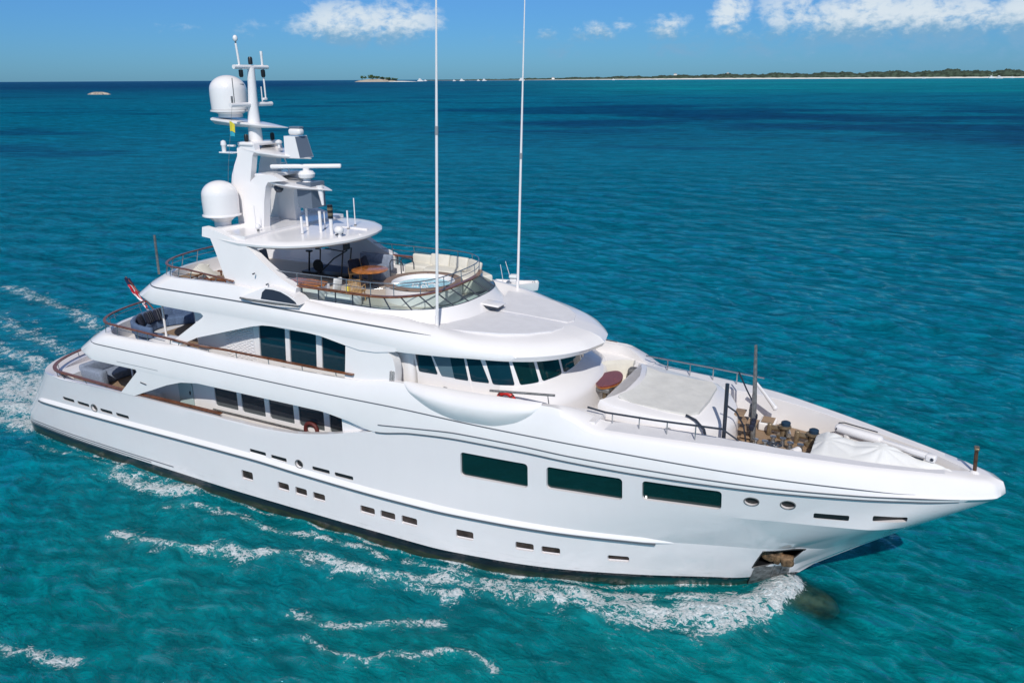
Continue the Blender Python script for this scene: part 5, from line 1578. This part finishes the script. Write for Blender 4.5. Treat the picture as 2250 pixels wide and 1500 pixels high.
# ================================================================== SEA
cx0, cy0 = CAM.x, CAM.y
waves = []
wr = np.random.default_rng(5)
for lam, amp, cnt in ((9.0, .040, 5), (5.5, .032, 7), (3.4, .024, 10), (2.1, .0150, 14), (1.3, .0085, 18), (.8, .0046, 20)):
    for _ in range(cnt):
        l_ = lam * wr.uniform(.75, 1.3)
        th = R(76) + wr.normal(0, .50)
        waves.append((2 * math.pi / l_, th, amp * wr.uniform(.5, 1.25), wr.uniform(0, 6.28)))
BOWW = [(37.9, -.1), (37.4, -1.1), (36.6, -2.1), (35.6, -3.0), (34.4, -3.5), (33.0, -3.8), (31.5, -4.1), (30, -4.6), (28, -5.2)]
def seg_dist(X, Y, P):
    d = np.full(X.shape, 1e9); tt = np.zeros(X.shape)
    n_ = len(P) - 1
    for i in range(n_):
        ax, ay = P[i]; bx, by = P[i + 1]
        L2 = (bx - ax) ** 2 + (by - ay) ** 2
        t = np.clip(((X - ax) * (bx - ax) + (Y - ay) * (by - ay)) / L2, 0, 1)
        q = np.hypot(X - ax - t * (bx - ax), Y - ay - t * (by - ay))
        m_ = q < d
        d = np.where(m_, q, d); tt = np.where(m_, (i + t) / n_, tt)
    return d, tt
FOAM = [  # polyline, width, strength at start, strength at end
    ([(37.95, -.2), (37.3, -1.3), (36.6, -2.0), (35.8, -2.8), (34.8, -3.3)], .48, 1.25, .95),
    ([(38.0, -.5), (37.5, -1.8), (36.9, -2.7), (36.2, -3.6), (35.7, -4.1)], .42, 1.2, .72),
    ([(36.9, -2.3), (35.8, -3.1), (34.6, -3.6), (33.1, -3.8), (31.9, -4.0), (30.4, -4.5), (29.1, -4.8), (27.8, -5.0)], .58, .92, .70),
    ([(34.5, -3.9), (33.4, -4.5), (32.2, -4.6)], .40, .72, .62),
    ([(37.2, -1.2), (35.6, -2.2), (34.0, -2.7), (32.0, -3.5), (30.2, -4.1), (28.5, -4.6), (27, -5.0)], .34, .75, .62),
    ([(13.4, -8.4), (14.5, -8.5), (15.3, -8.4), (16.6, -8.2), (17.9, -7.8), (19.3, -7.6), (20.3, -7.0), (21.0, -6.4), (22.4, -6.4), (23.8, -6.5), (24.8, -6.3), (25.6, -5.8), (26.6, -5.5), (27.8, -5.1)], .36, .68, .76),
    ([(13.3, -6.4), (14.8, -5.6), (16.5, -5.3), (18.4, -5.5), (19.9, -5.4), (21.2, -5.2), (22.7, -5.1), (24.1, -5.2)], .30, .50, .68),
    ([(36.2, -1.5), (34.5, -2.3), (32.5, -3.2), (30.5, -4.0), (28, -4.75), (25, -5.0)], .22, .74, .50),
    ([(25.6, -6.1), (26.6, -6.1), (27.6, -6.1), (27.7, -5.7)], .30, .66, .66),
    ([(23.2, -9.2), (24.1, -9.1), (24.9, -8.9), (25.7, -8.5), (26.5, -8.2), (27.3, -7.7), (28.0, -7.3)], .24, .62, .66),
    ([(24.5, -9.9), (25.5, -10.1), (26.1, -9.9), (26.8, -10.0), (27.1, -9.4), (28.0, -9.2), (28.6, -8.6), (29.3, -8.2), (30.1, -8.4), (30.6, -8.6)], .22, .63, .66),
    ([(15.8, -14.5), (16.6, -14.6), (16.9, -14.3), (17.9, -14.4), (18.8, -14.0)], .24, .66, .62),
    ([(8.6, -5.1), (10.5, -5.4), (12.1, -5.3), (13.5, -4.8)], .50, .66, .98),
    ([(2.0, -4.6), (5.0, -4.7), (9.0, -4.7), (12.0, -4.8)], .26, .45, .60),
    ([(0.5, -2), (-3.0, -2.6), (-8, -3.0), (-16, -3.4)], .9, .98, .62),
    ([(0.5, 1), (-3.0, .6), (-8, .4), (-18, .2)], 1.2, 1.0, .60),
    ([(1.0, 0), (-2, -.2), (-5, -.8), (-9, -1.4)], 2.2, 1.15, .72),
    ([(0.5, -3.2), (-2.5, -3.9), (-6, -5)], .8, .95, .6),
    ([(0.5, 3), (-5.0, 4.0), (-12, 5.6), (-22, 8)], 1.1, .62, .48),
    ([(-4, 6.5), (-12, 9.5), (-19, 12), (-30, 14)], 1.0, .50, .56),
    ([(-3, 1.8), (-9, 2.8), (-18, 4), (-30, 5)], 1.0, .62, .56),
    ([(-979, 819.2), (-991, 817.6)], 2.0, 1.3, 1.3), ([(-962.3, 822.4), (-973, 820.8)], 2.2, 1.3, 1.3),
]
def sea_height(X, Y, D_):
    Z = np.zeros_like(X); DX = np.zeros_like(X); DY = np.zeros_like(X)
    gust = .75 + .35 * np.sin(X * .11 + 1.3 * np.sin(Y * .07)) * np.sin(Y * .13 + .8)
    for k, th, a, ph in waves:
        lam = 2 * math.pi / k
        fade_ = np.clip(1.6 - (D_ * D_ / 13500) / (lam * .28), 0, 1)
        p_ = k * (X * math.cos(th) + Y * math.sin(th)) + ph
        Z += a * fade_ * np.cos(p_)
        DX -= .75 * a * fade_ * math.cos(th) * np.sin(p_); DY -= .75 * a * fade_ * math.sin(th) * np.sin(p_)
    Z *= gust
    d, t = seg_dist(X, Y, BOWW)
    Z += .34 * np.exp(-(d / .7) ** 2) * (1 - t) ** .7
    d, t = seg_dist(X, Y, [(38.2, -.7), (37.4, -2.4), (36.2, -3.9), (34.6, -5.2), (32.5, -6.4)])
    Z += .16 * np.exp(-(d / .8) ** 2) * (1 - t)
    d, t = seg_dist(X, Y, [(28, -5.2), (24.5, -6.2), (20.5, -6.9), (16.6, -8.2), (12, -9.2)])
    Z += .12 * np.exp(-(d / .7) ** 2) * np.sin(np.clip(t, 0, 1) * math.pi)
    # keep the surface gentle right at the hull
    return Z, DX, DY

def polar_sheet(angs, rads):
    A, Rr = np.meshgrid(angs, rads)
    X = cx0 + Rr * np.cos(A); Y = cy0 + Rr * np.sin(A)
    Z, DX, DY = sea_height(X, Y, Rr)
    return X, Y, Z, DX, DY
view_ang = R(90 + 27.3)
r_list = [9.0]
while r_list[-1] < 420:
    r = r_list[-1]
    r_list.append(r + max(.06, min(r * r / 13500 * 1.15, 6)))
while r_list[-1] < 60000: r_list.append(r_list[-1] * 1.18)
r_list = np.array(r_list)
angs = np.concatenate([np.linspace(view_ang - math.pi, view_ang - R(41), 50)[:-1], np.linspace(view_ang - R(41), view_ang + R(41), 620), np.linspace(view_ang + R(41), view_ang + math.pi, 50)[1:]])
X, Y, Z, DX, DY = polar_sheet(angs, r_list)
foam = np.zeros_like(X)
for P, wd, s0, s1 in FOAM:
    d, t = seg_dist(X, Y, P)
    foam = np.maximum(foam, (s0 + (s1 - s0) * t) * np.exp(-(d / wd) ** 2 * .8))
    foam = np.maximum(foam, .44 * min(1, s0 + .2) * np.exp(-(d / (wd * 2.4)) ** 2))
# thin lip of broken water along the hull side
hx = np.clip(X, 0, 37.5)
hb_ = np.interp(hx, hull_rows[2][:, 0], -hull_rows[2][:, 1])
lip = np.exp(-((np.abs(Y) - hb_) / .16) ** 2) * ((X > 1) & (X < 37.3))
foam = np.maximum(foam, (.52 + .14 * (X > 20)) * lip)
lump = .5 + .25 * np.sin(X * 3.1 + 1.7 * np.sin(Y * 2.3)) + .25 * np.sin(Y * 4.3 + 1.3 * np.sin(X * 3.7 + 1))
Z += .13 * np.clip(foam - .3, 0, 1) * lump * (np.hypot(X - cx0, Y - cy0) < 120)
clear = np.exp(-((X - 38.6) / 1.2) ** 4 - ((Y + .75) / 1.05) ** 4) * .88
nr, na = X.shape
co = np.stack([X + DX, Y + DY, Z], 2).reshape(-1, 3)
ii = (np.arange(nr - 1)[:, None] * na + np.arange(na - 1)[None, :]).ravel()
quads = np.stack([ii, ii + 1, ii + na + 1, ii + na], 1)
me = bpy.data.meshes.new('sea')
ncent = len(co)
co = np.concatenate([co, [[cx0, cy0, 0]]])
fan = np.array([[ncent, k + 1, k] for k in range(na - 1)])
me.vertices.add(len(co)); me.vertices.foreach_set('co', co.ravel().astype(np.float32))
nl = quads.size + fan.size
me.loops.add(nl)
me.loops.foreach_set('vertex_index', np.concatenate([quads[:, [0, 3, 2, 1]].ravel(), fan.ravel()]).astype(np.int32))
npoly = len(quads) + len(fan)
me.polygons.add(npoly)
me.polygons.foreach_set('loop_start', np.concatenate([np.arange(len(quads)) * 4, quads.size + np.arange(len(fan)) * 3]).astype(np.int32))
me.polygons.foreach_set('use_smooth', np.ones(npoly, bool))
me.update(); me.validate()
at_ = me.attributes.new('foam', 'FLOAT', 'POINT'); at_.data.foreach_set('value', np.append(foam.ravel(), 0).astype(np.float32))
at_ = me.attributes.new('clear', 'FLOAT', 'POINT'); at_.data.foreach_set('value', np.append(clear.ravel(), 0).astype(np.float32))
up_ = me.polygons[10].normal.z
if up_ < 0: me.flip_normals()
sea = struct(bpy.data.objects.new('sea', me)); COL.objects.link(sea)

m = bpy.data.materials.new('sea_water'); m.use_nodes = True
t = NT(m.node_tree); t.n.clear()
g = t.new('ShaderNodeNewGeometry'); P_ = g.outputs['Position']
px_, py_, pz_ = t.sep(P_)
# distance north-west of the yacht sets the depth of the sand bottom; sea-grass beds are darker
dd = t.new('ShaderNodeVectorMath', operation='DISTANCE'); t.put(dd.inputs[0], P_); dd.inputs[1].default_value = (cx0, cy0, 0)
dist = dd.outputs['Value']
def an(ang, sx, sy, loc=(0, 0, 0)): return t.mapping(t.mapping(P_, rot=(0, 0, R(ang))), scale=(sx, sy, 0), loc=loc)
big = t.noise(an(-20, .009, .016), 1.0, 4, .55, .3)
bigw = t.noise(an(-27, .0009, .0026, (2.3, 7, 0)), 1.0, 4, .6, .4)
midn = t.noise(an(10, .06, .11), 1.0, 4, .55, .3)
s1 = t.noise(an(8, .62, 1.05), 1.0, 5, .62, 1.1)
s2 = t.noise(an(2, .34, .80), 1.0, 5, .68, .7)
s3 = t.noise(an(-18, .13, .34), 1.0, 6, .70, .6)
s4 = t.noise(an(-27, .014, .06), 1.0, 6, .70, .4)
w2 = t.smooth(dist, 30, 75); w3 = t.smooth(dist, 110, 260); w4 = t.smooth(dist, 500, 1200)
st = t.mix(w2, s1, t.math('ADD', t.math('MULTIPLY', s1, .35), t.math('MULTIPLY', s2, .65)))
st = t.mix(w3, st, s3)
st = t.mix(w4, st, s4)
c = t.mix(t.smooth(dist, 20, 60), (0.000, 0.140, 0.152), (0.000, 0.124, 0.180))
c = t.mix(t.smooth(dist, 50, 240), c, (0.000, 0.128, 0.212))
c = t.mix(t.smooth(dist, 300, 2500), c, (0.000, 0.068, 0.150))
c = t.mix(t.math('MULTIPLY', t.smooth(midn, .44, .66), t.smooth(dist, 10, 60, .34, .25)), c, (0.000, 0.082, 0.125))
c = t.mix(t.math('MULTIPLY', t.smooth(big, .52, .64), t.smooth(dist, 90, 220, 0, .70)), c, (0.000, 0.040, 0.110))
far = t.smooth(dist, 700, 2600)
c = t.mix(t.math('MULTIPLY', far, t.smooth(bigw, .50, .58)), c, (0.000, 0.120, 0.180))
azs = t.math('ARCTAN2', t.math('SUBTRACT', px_, cx0), t.math('SUBTRACT', py_, cy0))
lagoon = t.math('MULTIPLY', t.smooth(dist, 600, 1500), t.smooth(azs, -.55, -.26))
c = t.mix(t.math('MULTIPLY', lagoon, t.smooth(bigw, .38, .56, 1.0, .45)), c, (0.000, 0.220, 0.260))
band = t.math('MULTIPLY', t.smooth(dist, 190, 330), t.smooth(dist, 420, 700, 1, 0))
band = t.math('MULTIPLY', t.math('MULTIPLY', band, t.smooth(azs, -.62, -.40)), t.smooth(big, .36, .52))
c = t.mix(t.math('MULTIPLY', band, .8), c, (0.000, 0.028, 0.095))
deep = t.math('MULTIPLY', t.smooth(dist, 900, 3000), t.smooth(azs, -.58, -.76))
c = t.mix(t.math('MULTIPLY', deep, .8), c, (0.000, 0.030, 0.105))
def rdg(v, k): return t.math('SUBTRACT', 1.0, t.math('MULTIPLY', t.math('ABSOLUTE', t.math('SUBTRACT', v, .5)), k), clamp=True)
r1 = rdg(t.noise(an(6, .95, 1.9), 1.0, 6, .62, 1.2), 9)
r2 = rdg(t.noise(an(-6, .42, 1.05), 1.0, 6, .66, 1.0), 9)
r3 = rdg(t.noise(an(-18, .17, .55), 1.0, 6, .68, .8), 9)
rl = t.mix(t.smooth(dist, 28, 70), r1, r2)
rl = t.mix(t.smooth(dist, 100, 240), rl, r3)
kk = t.math('ADD', 1.06, t.math('MULTIPLY', t.smooth(st, .32, .70, -.42, .42), t.smooth(dist, 18, 60, .45, 1.0)))
kk = t.math('ADD', kk, t.math('MULTIPLY', t.math('MULTIPLY', rl, t.smooth(st, .38, .6)), t.smooth(dist, 600, 2000, .42, .1)))  # wave light and dark and ripple glints multiplied into the water colour
dk = t.new('ShaderNodeVectorMath', operation='SCALE'); t.l.new(c, dk.inputs[0]); t.put(dk.inputs['Scale'], kk)
c = dk.outputs[0]
# ripples too small for the mesh
b1 = t.noise(an(10, .9, 1.5), 1.0, 5, .6, .8)
b2 = t.noise(an(24, 3.0, 4.6), 1.0, 4, .6, .4)
h = t.math('ADD', t.math('MULTIPLY', b1, .18), t.math('ADD', t.math('MULTIPLY', b2, .05), t.math('MULTIPLY', rl, t.smooth(dist, 30, 200, .03, .12))))
h = t.math('ADD', h, t.math('MULTIPLY', s2, t.smooth(dist, 40, 160, .05, .7)))
h = t.math('ADD', h, t.math('MULTIPLY', s3, t.smooth(dist, 130, 400, 0, 1.6)))
bp = t.new('ShaderNodeBump'); bp.inputs['Strength'].default_value = 1.0; bp.inputs['Distance'].default_value = 1.0
t.put(bp.inputs['Height'], h)
fa = t.new('ShaderNodeAttribute', attribute_name='foam').outputs['Fac']
# aerated water round the broken crests is paler
c = t.mix(t.smooth(fa, .15, .9, 0, .40), c, (0.05, 0.30, 0.31))
body = t.new('ShaderNodeBsdfDiffuse'); t.put(body.inputs[0], c); t.l.new(bp.outputs[0], body.inputs['Normal'])
glo = t.new('ShaderNodeBsdfGlossy'); glo.inputs[0].default_value = (.36, .80, 1.0, 1)
t.put(glo.inputs['Roughness'], t.smooth(dist, 40, 900, .06, .30)); t.l.new(bp.outputs[0], glo.inputs['Normal'])
fr = t.new('ShaderNodeFresnel'); fr.inputs[0].default_value = 1.33; t.l.new(bp.outputs[0], fr.inputs['Normal'])
wat = t.new('ShaderNodeMixShader'); t.put(wat.inputs[0], t.math('MULTIPLY', fr.outputs[0], t.smooth(dist, 30, 500, .75, .30)))
t.l.new(body.outputs[0], wat.inputs[1]); t.l.new(glo.outputs[0], wat.inputs[2])
# foam: filaments that close up where the wake is strong
wp = t.new('ShaderNodeTexNoise'); t.put(wp.inputs['Vector'], P_); wp.inputs['Scale'].default_value = 1.6; wp.inputs['Detail'].default_value = 4
wv = t.new('ShaderNodeVectorMath', operation='MULTIPLY_ADD')
t.l.new(wp.outputs['Color'], wv.inputs[0]); wv.inputs[1].default_value = (.8, .8, 0); t.l.new(P_, wv.inputs[2])
def ridge(vec, sc, k):
    n_ = t.noise(vec, sc, 4, .6)
    return t.math('SUBTRACT', 1.0, t.math('MULTIPLY', t.math('ABSOLUTE', t.math('SUBTRACT', n_, .5)), k))
w_a = t.mapping(wv.outputs[0], scale=(1, 1.5, 0))
rg = t.math('MAXIMUM', ridge(w_a, 1.5, 7.0), t.math('MULTIPLY', ridge(w_a, 3.6, 6.0), .93))
fn2 = t.noise(P_, 9.0, 4, .65)
fn_ = t.noise(P_, 1.1, 4, .6)
pat = t.math('ADD', rg, t.math('ADD', t.math('MULTIPLY', t.math('SUBTRACT', fn2, .5), .55), t.math('MULTIPLY', t.math('SUBTRACT', fn_, .5), 1.35)))
T0 = t.math('SUBTRACT', 1.30, t.math('MULTIPLY', fa, .95))
fm_ = t.math('SUBTRACT', pat, T0)
foamf = t.math('MULTIPLY', t.math('MULTIPLY', t.smooth(fm_, -.02, .24), t.smooth(fa, .10, .30)), .92)
# small sparse white flecks around the wake
foam_b = t.new('ShaderNodeBsdfPrincipled')
t.put(foam_b.inputs['Base Color'], t.mix(t.smooth(fn2, .35, .65), (.50, .62, .66), (.84, .85, .87))); foam_b.inputs['Roughness'].default_value = .8
bp2 = t.new('ShaderNodeBump'); bp2.inputs['Strength'].default_value = .9; bp2.inputs['Distance'].default_value = .12
t.put(bp2.inputs['Height'], t.math('ADD', fm_, t.math('MULTIPLY', fn2, .5))); t.l.new(bp2.outputs[0], foam_b.inputs['Normal'])
tr = t.new('ShaderNodeBsdfTransparent'); tr.inputs[0].default_value = (.60, .80, .76, 1)
ca_ = t.new('ShaderNodeAttribute', attribute_name='clear').outputs['Fac']
m0 = t.new('ShaderNodeMixShader'); t.put(m0.inputs[0], ca_); t.l.new(wat.outputs[0], m0.inputs[1]); t.l.new(tr.outputs[0], m0.inputs[2])
m1 = t.new('ShaderNodeMixShader'); t.put(m1.inputs[0], foamf); t.l.new(m0.outputs[0], m1.inputs[1]); t.l.new(foam_b.outputs[0], m1.inputs[2])
o_ = t.new('ShaderNodeOutputMaterial'); t.l.new(m1.outputs[0], o_.inputs[0])
me.materials.append(m)
# sandy bottom under the clear patch at the bow
mb = MB()
o = [(-30, -60), (90, -60), (90, 60), (-30, 60)]
mb.prism(o, -6.2, -6.0)
M_BED = mat('sea_bed', (.0, .16, .17), .9, var=.2, vscale=.1)
struct(mb.build('sea_bed', M_BED, None, smooth=0))

# ================================================================== FAR SHORE
def polar(azd, d, z=0.0): return Vector((cx0 + d * math.sin(R(azd)), cy0 + d * math.cos(R(azd)), z))
# long low wooded island
coast = [(-33.5, 12600, 6), (-30, 12500, 12), (-26.5, 12400, 24), (-23, 12300, 36), (-20.5, 12200, 46), (-17, 12000, 58), (-14.3, 12000, 70), (-10, 12000, 82), (-6, 11900, 92), (-1.9, 11800, 104), (1.5, 11700, 116), (3.0, 11700, 104), (4.2, 11700, 98), (7, 11700, 96), (12, 11800, 80), (18, 12200, 50)]
ca, cd, ch = zip(*coast)
AZ = np.linspace(-33.5, 18, 420)
rows = []
for k, (dd_, zf_) in enumerate(((0, 0), (60, .35), (130, 1.0), (260, 1.0), (900, 1.0))):
    rr = []
    for a in AZ:
        d = np.interp(a, ca, cd) + 30 * math.sin(a * 7) + dd_
        zz = [-1, 8, 18, 19, 20][k] * np.interp(a, [-33.5, -27, -15], [.05, .12, .85])
        rr.append(polar(a, d, zz))
    rows.append(rr)
struct(MB().grid(rows).build('beach', M_SAND, None, smooth=60))
mb = MB()
ico = bmesh.new(); bmesh.ops.create_icosphere(ico, subdivisions=1, radius=1.0)
ico.verts.index_update()
IV = [v.co.copy() for v in ico.verts]; IF = [[v.index for v in f.verts] for f in ico.faces]; ico.free()
rows = []
AZW = np.linspace(-33.2, 17.6, 700)
wn_ = np.random.default_rng(8)
prof_h = [np.interp(a, ca, ch) * (.80 + .10 * math.sin(a * 1.9 + 1) + .08 * math.sin(a * 4.3) + .05 * math.sin(a * 11.7)) for a in AZW]
for dd_, k in ((140, .02), (170, .45), (240, .70), (360, .84), (520, .90), (800, .5)):
    rows.append([polar(a, np.interp(a, ca, cd) + dd_, 12 * min(1, h_ / 60) + h_ * k * wn_.uniform(.94, 1.05)) for a, h_ in zip(AZW, prof_h)])
mb.grid(rows)
for k in range(5200):
    a = random.uniform(-33.0, 17.4)
    lay = random.random()
    H = np.interp(a, AZW, prof_h)
    d = np.interp(a, ca, cd) + 150 + lay * 330
    zc_ = 8 * min(1, H / 60) + H * (.10 + .80 * lay ** .7)
    s = random.uniform(.6, 1.25)
    c = polar(a, d, zc_)
    wx, hz_ = 13 * s + H * .05, (5 + H * .085) * s
    jit = [(1 + random.uniform(-.3, .3)) for _ in IV]
    mb.add([(c.x + v.x * wx * j, c.y + v.y * wx * j, c.z + v.z * hz_ * j) for v, j in zip(IV, jit)], IF)
wo_ = mb.build('woodland', M_WOOD, None, smooth=0)
wo_['kind'] = 'stuff'
tag(wo_, 'low dark green woodland along the far white beach on the right horizon', 'woodland')
# small rocky island with a few trees on the left
def mound(name, c, rx, ry, h, m, rz=0.0, seed=1, n=40, flat=.6):
    r_ = np.random.default_rng(seed); ph = r_.uniform(0, 6.28, 6)
    rows = []
    for t in np.linspace(0, 1, 12):
        rr = []
        for a in np.linspace(0, 2 * math.pi, n + 1)[:-1]:
            q = 1 + .14 * math.sin(3 * a + ph[0]) + .10 * math.sin(5 * a + ph[1]) + .07 * math.sin(9 * a + ph[2])
            k = (1 - t)
            zz = h * (1 - k ** 2.4) ** .8 * (1 + .22 * math.sin(4 * a + ph[3] + 5 * t) * t * k * 2) - .02 * h
            x, y = rx * k * q * math.cos(a), ry * k * q * math.sin(a)
            rr.append((c.x + x * math.cos(rz) - y * math.sin(rz), c.y + x * math.sin(rz) + y * math.cos(rz), c.z + zz))
        rows.append(rr)
    mb = MB().grid(rows, closed_u=True)
    return mb.build(name, m, None, smooth=30)
ic = polar(-36.4, 7000)
struct(mound('rocky_island', ic, 175, 60, 22, M_ROCK, R(36.4), 3))
struct(mound('sand_spit', polar(-35.0, 7000, -1), 150, 35, 7, M_SAND, R(35), 6))
def tree(az_, d, z, h, wd, label, nm='shore_tree'):
    p = polar(az_, d, z)
    t = thing(nm, label, 'tree', p, 0, 'trees on the small rocky island')
    MB().tube([(0, 0, 0), (.04 * h, 0, .35 * h), (.02 * h, 0, .7 * h)], [.05 * h, .035 * h, .02 * h], 6).build('trunk', M_TRUNK, t)
    cr_ = MB()
    for _ in range(34):
        q = Vector((random.gauss(0, .36), random.gauss(0, .36), random.gauss(0, .2))) 
        s = random.uniform(.14, .30)
        cr_.add([((q.x + v.x * s * random.uniform(.7, 1.2)) * wd, (q.y + v.y * s) * wd, .72 * h + (q.z + v.z * s * .8) * h * .9) for v in IV], IF)
    cr_.build('crown', M_LEAF, t, smooth=0)
for k, (a, h, wd, z, lb) in enumerate(((-37.35, 26, 14, 16, 'slim dark tree at the left end of the small rocky island'), (-37.15, 24, 16, 17, 'second dark tree from the left end of the small rocky island'), (-36.75, 34, 30, 18, 'tallest rounded green tree in the middle of the small rocky island'), (-36.45, 25, 34, 18, 'broad low tree right of the tallest tree on the rocky island'), (-36.05, 20, 36, 15, 'low bushy tree over the pale shore of the rocky island'), (-35.6, 20, 34, 12, 'low bushy tree second from the right on the rocky island'), (-35.2, 17, 30, 8, 'low bushy tree at the right end of the rocky island'))):
    tree(a, 7000, z, h, wd, lb)
tag(mound('rock_islet', Vector((-966, 717, 0)), 17.5, 7, 3.2, M_ROCK, R(11.6), 9), 'low bare tan rock islet in the open sea at the far left', 'rock islet')

def distant_boat(azd, d, L_, label, kind=0):
    p = polar(azd, d)
    t = thing('distant_boat', label, 'boat', p, R(random.uniform(-25, 25)) - R(azd), 'white boats at anchor near the horizon')
    L_ = L_ * 1.25
    hb = L_ * .13; o = [(-.5 * L_, -hb), (.2 * L_, -hb), (.42 * L_, -hb * .5), (.54 * L_, 0), (.42 * L_, hb * .5), (.2 * L_, hb), (-.5 * L_, hb)]
    MB().prism(o, -.5, L_ * .17).build('hull', M_WHITE, t, smooth=20)
    MB().rbox((-.05 * L_, 0, L_ * .24), (.55 * L_, hb * 1.5, L_ * .16), L_ * .02).build('cabin', M_WHITE, t)
    MB().rbox((-.05 * L_, 0, L_ * .26), (.50 * L_, hb * 1.55, L_ * .035), L_ * .01).build('window_band', M_GLASS, t)
    MB().rbox((-.10 * L_, 0, L_ * .38), (.30 * L_, hb * 1.2, L_ * .13), L_ * .02).build('upper_cabin', M_WHITE, t)
    if kind: MB().tube([(0, 0, L_ * .2), (0, 0, L_ * kind)], L_ * .012, 6).build('mast', M_WHITE, t)
    return t
B = [(-33.45, 8200, 46, 'white motor boat right of the small rocky island, leftmost of the boats', 0),
     (-33.1, 9200, 26, 'small white boat just behind the leftmost motor boat', 0),
     (-31.15, 8600, 24, 'small white boat left of the taller cruiser near the horizon', 0),
     (-30.62, 8400, 38, 'taller white cruiser between the two whip antennas near the horizon', .55),
     (-29.5, 8500, 26, 'small white boat, left one of a close pair near the horizon', .4),
     (-29.1, 8500, 36, 'longer white boat, right one of a close pair near the horizon', 0),
     (-26.55, 8600, 48, 'white boat on the horizon behind the forward whip antenna', .5),
     (-20.3, 9800, 26, 'tiny white boat off the left part of the long beach', .6),
     (-17.4, 10400, 20, 'tiny white boat close under the beach, right of the lone boat', 0),
     (-1.05, 9900, 26, 'small boat in front of the middle of the long white beach', .5),
     (2.55, 10200, 44, 'white sailing boat with a mast off the right end of the beach', .9),
     (2.95, 8800, 44, 'white cruiser nearest the right edge of the photo off the beach', 0),
     (3.6, 10600, 30, 'small white boat at the far right off the beach', .6)]
for a, d, L_, lb, k in B: distant_boat(a, d, L_, lb, k)
def villa(azd, d, z, wd, h, label):
    t = thing('shore_house', label, 'house', polar(azd, d, z), -R(azd), 'houses among the trees on the long island')
    MB().box((0, 0, h * .4), (wd, wd * .6, h * .8)).build('wall', M_BUILD, t, smooth=0)
    MB().prism([(-wd * .55, -wd * .35), (wd * .55, -wd * .35), (wd * .55, wd * .35), (-wd * .55, wd * .35)], h * .8, h * 1.15, top=[(-wd * .2, -.5), (wd * .2, -.5), (wd * .2, .5), (-wd * .2, .5)]).build('roof', M_ROOF, t, smooth=0)
villa(-16.2, 12350, 56, 46, 24, 'pale house with a low roof above the trees of the long island')
villa(-12.8, 12400, 70, 30, 20, 'smaller pale house among trees to the right on the long island')
villa(-24.4, 12450, 10, 40, 26, 'pale house near the thin left end of the long island')

# ------------------------------------------------------------------ small boat lying beyond the yacht
t = thing('motor_dinghy', 'small white open motor boat lying beyond the port side of the yacht', 'boat', (10.3, 32.9, 0), R(14))
t.scale = (.76, .76, .76)
def dl(k, w_): return [(-2.6, w_), (.6, w_), (1.8, w_ * .72), (2.6 * k, w_ * .12)]
def dfull(h_): return [(x, -y) for x, y in h_] + [(x, y) for x, y in reversed(h_)]
mb = MB()
rws = [[(x * .93, y * .7, -.2) for x, y in dfull(dl(1, .95))], [(x * .98, y * .95, .35) for x, y in dfull(dl(1, 1.0))], [(x, y, .78 + (.12 if x > 1.5 else 0)) for x, y in dfull(dl(1, 1.05))], [(x * .95, y * .82, .80 + (.12 if x > 1.5 else 0)) for x, y in dfull(dl(1, 1.05))], [(x * .93, y * .78, .42) for x, y in dfull(dl(1, 1.05))]]
mb.grid(rws, closed_u=True); mb.add(rws[-1], [tuple(range(8))])
mb.build('hull', M_WHITE, t, smooth=30)
MB().rbox((-.3, 0, .85), (.75, .8, .75), .1).build('console', M_WHITE, t)
MB().rbox((-.3, 0, 1.45), (.9, 1.0, .34), .12).build('console_cover', M_COVER, t)
MB().rbox((-.75, -.3, .72), (.6, 1.1, .4), .1).build('seat', M_SOOT, t)
MB().tube([(-1.6, .4, .7), (-1.95, .55, 2.6)], .03, 6).build('aerial', M_WHITE, t)
MB().tube([(-.75, .3, 1.2), (-1.35, .5, 3.0)], .03, 6).build('aerial', M_WHITE, t)
MB().ball((2.3, 0, .98), .22, 10, (1.2, 1.2, .6)).build('bow_pad', M_COVER, t)
for sx in (1.9, 2.1): MB().box((sx, -.25 * (2.6 - sx), .93), (.08, .08, .06)).build('cleat', M_DARKM, t)
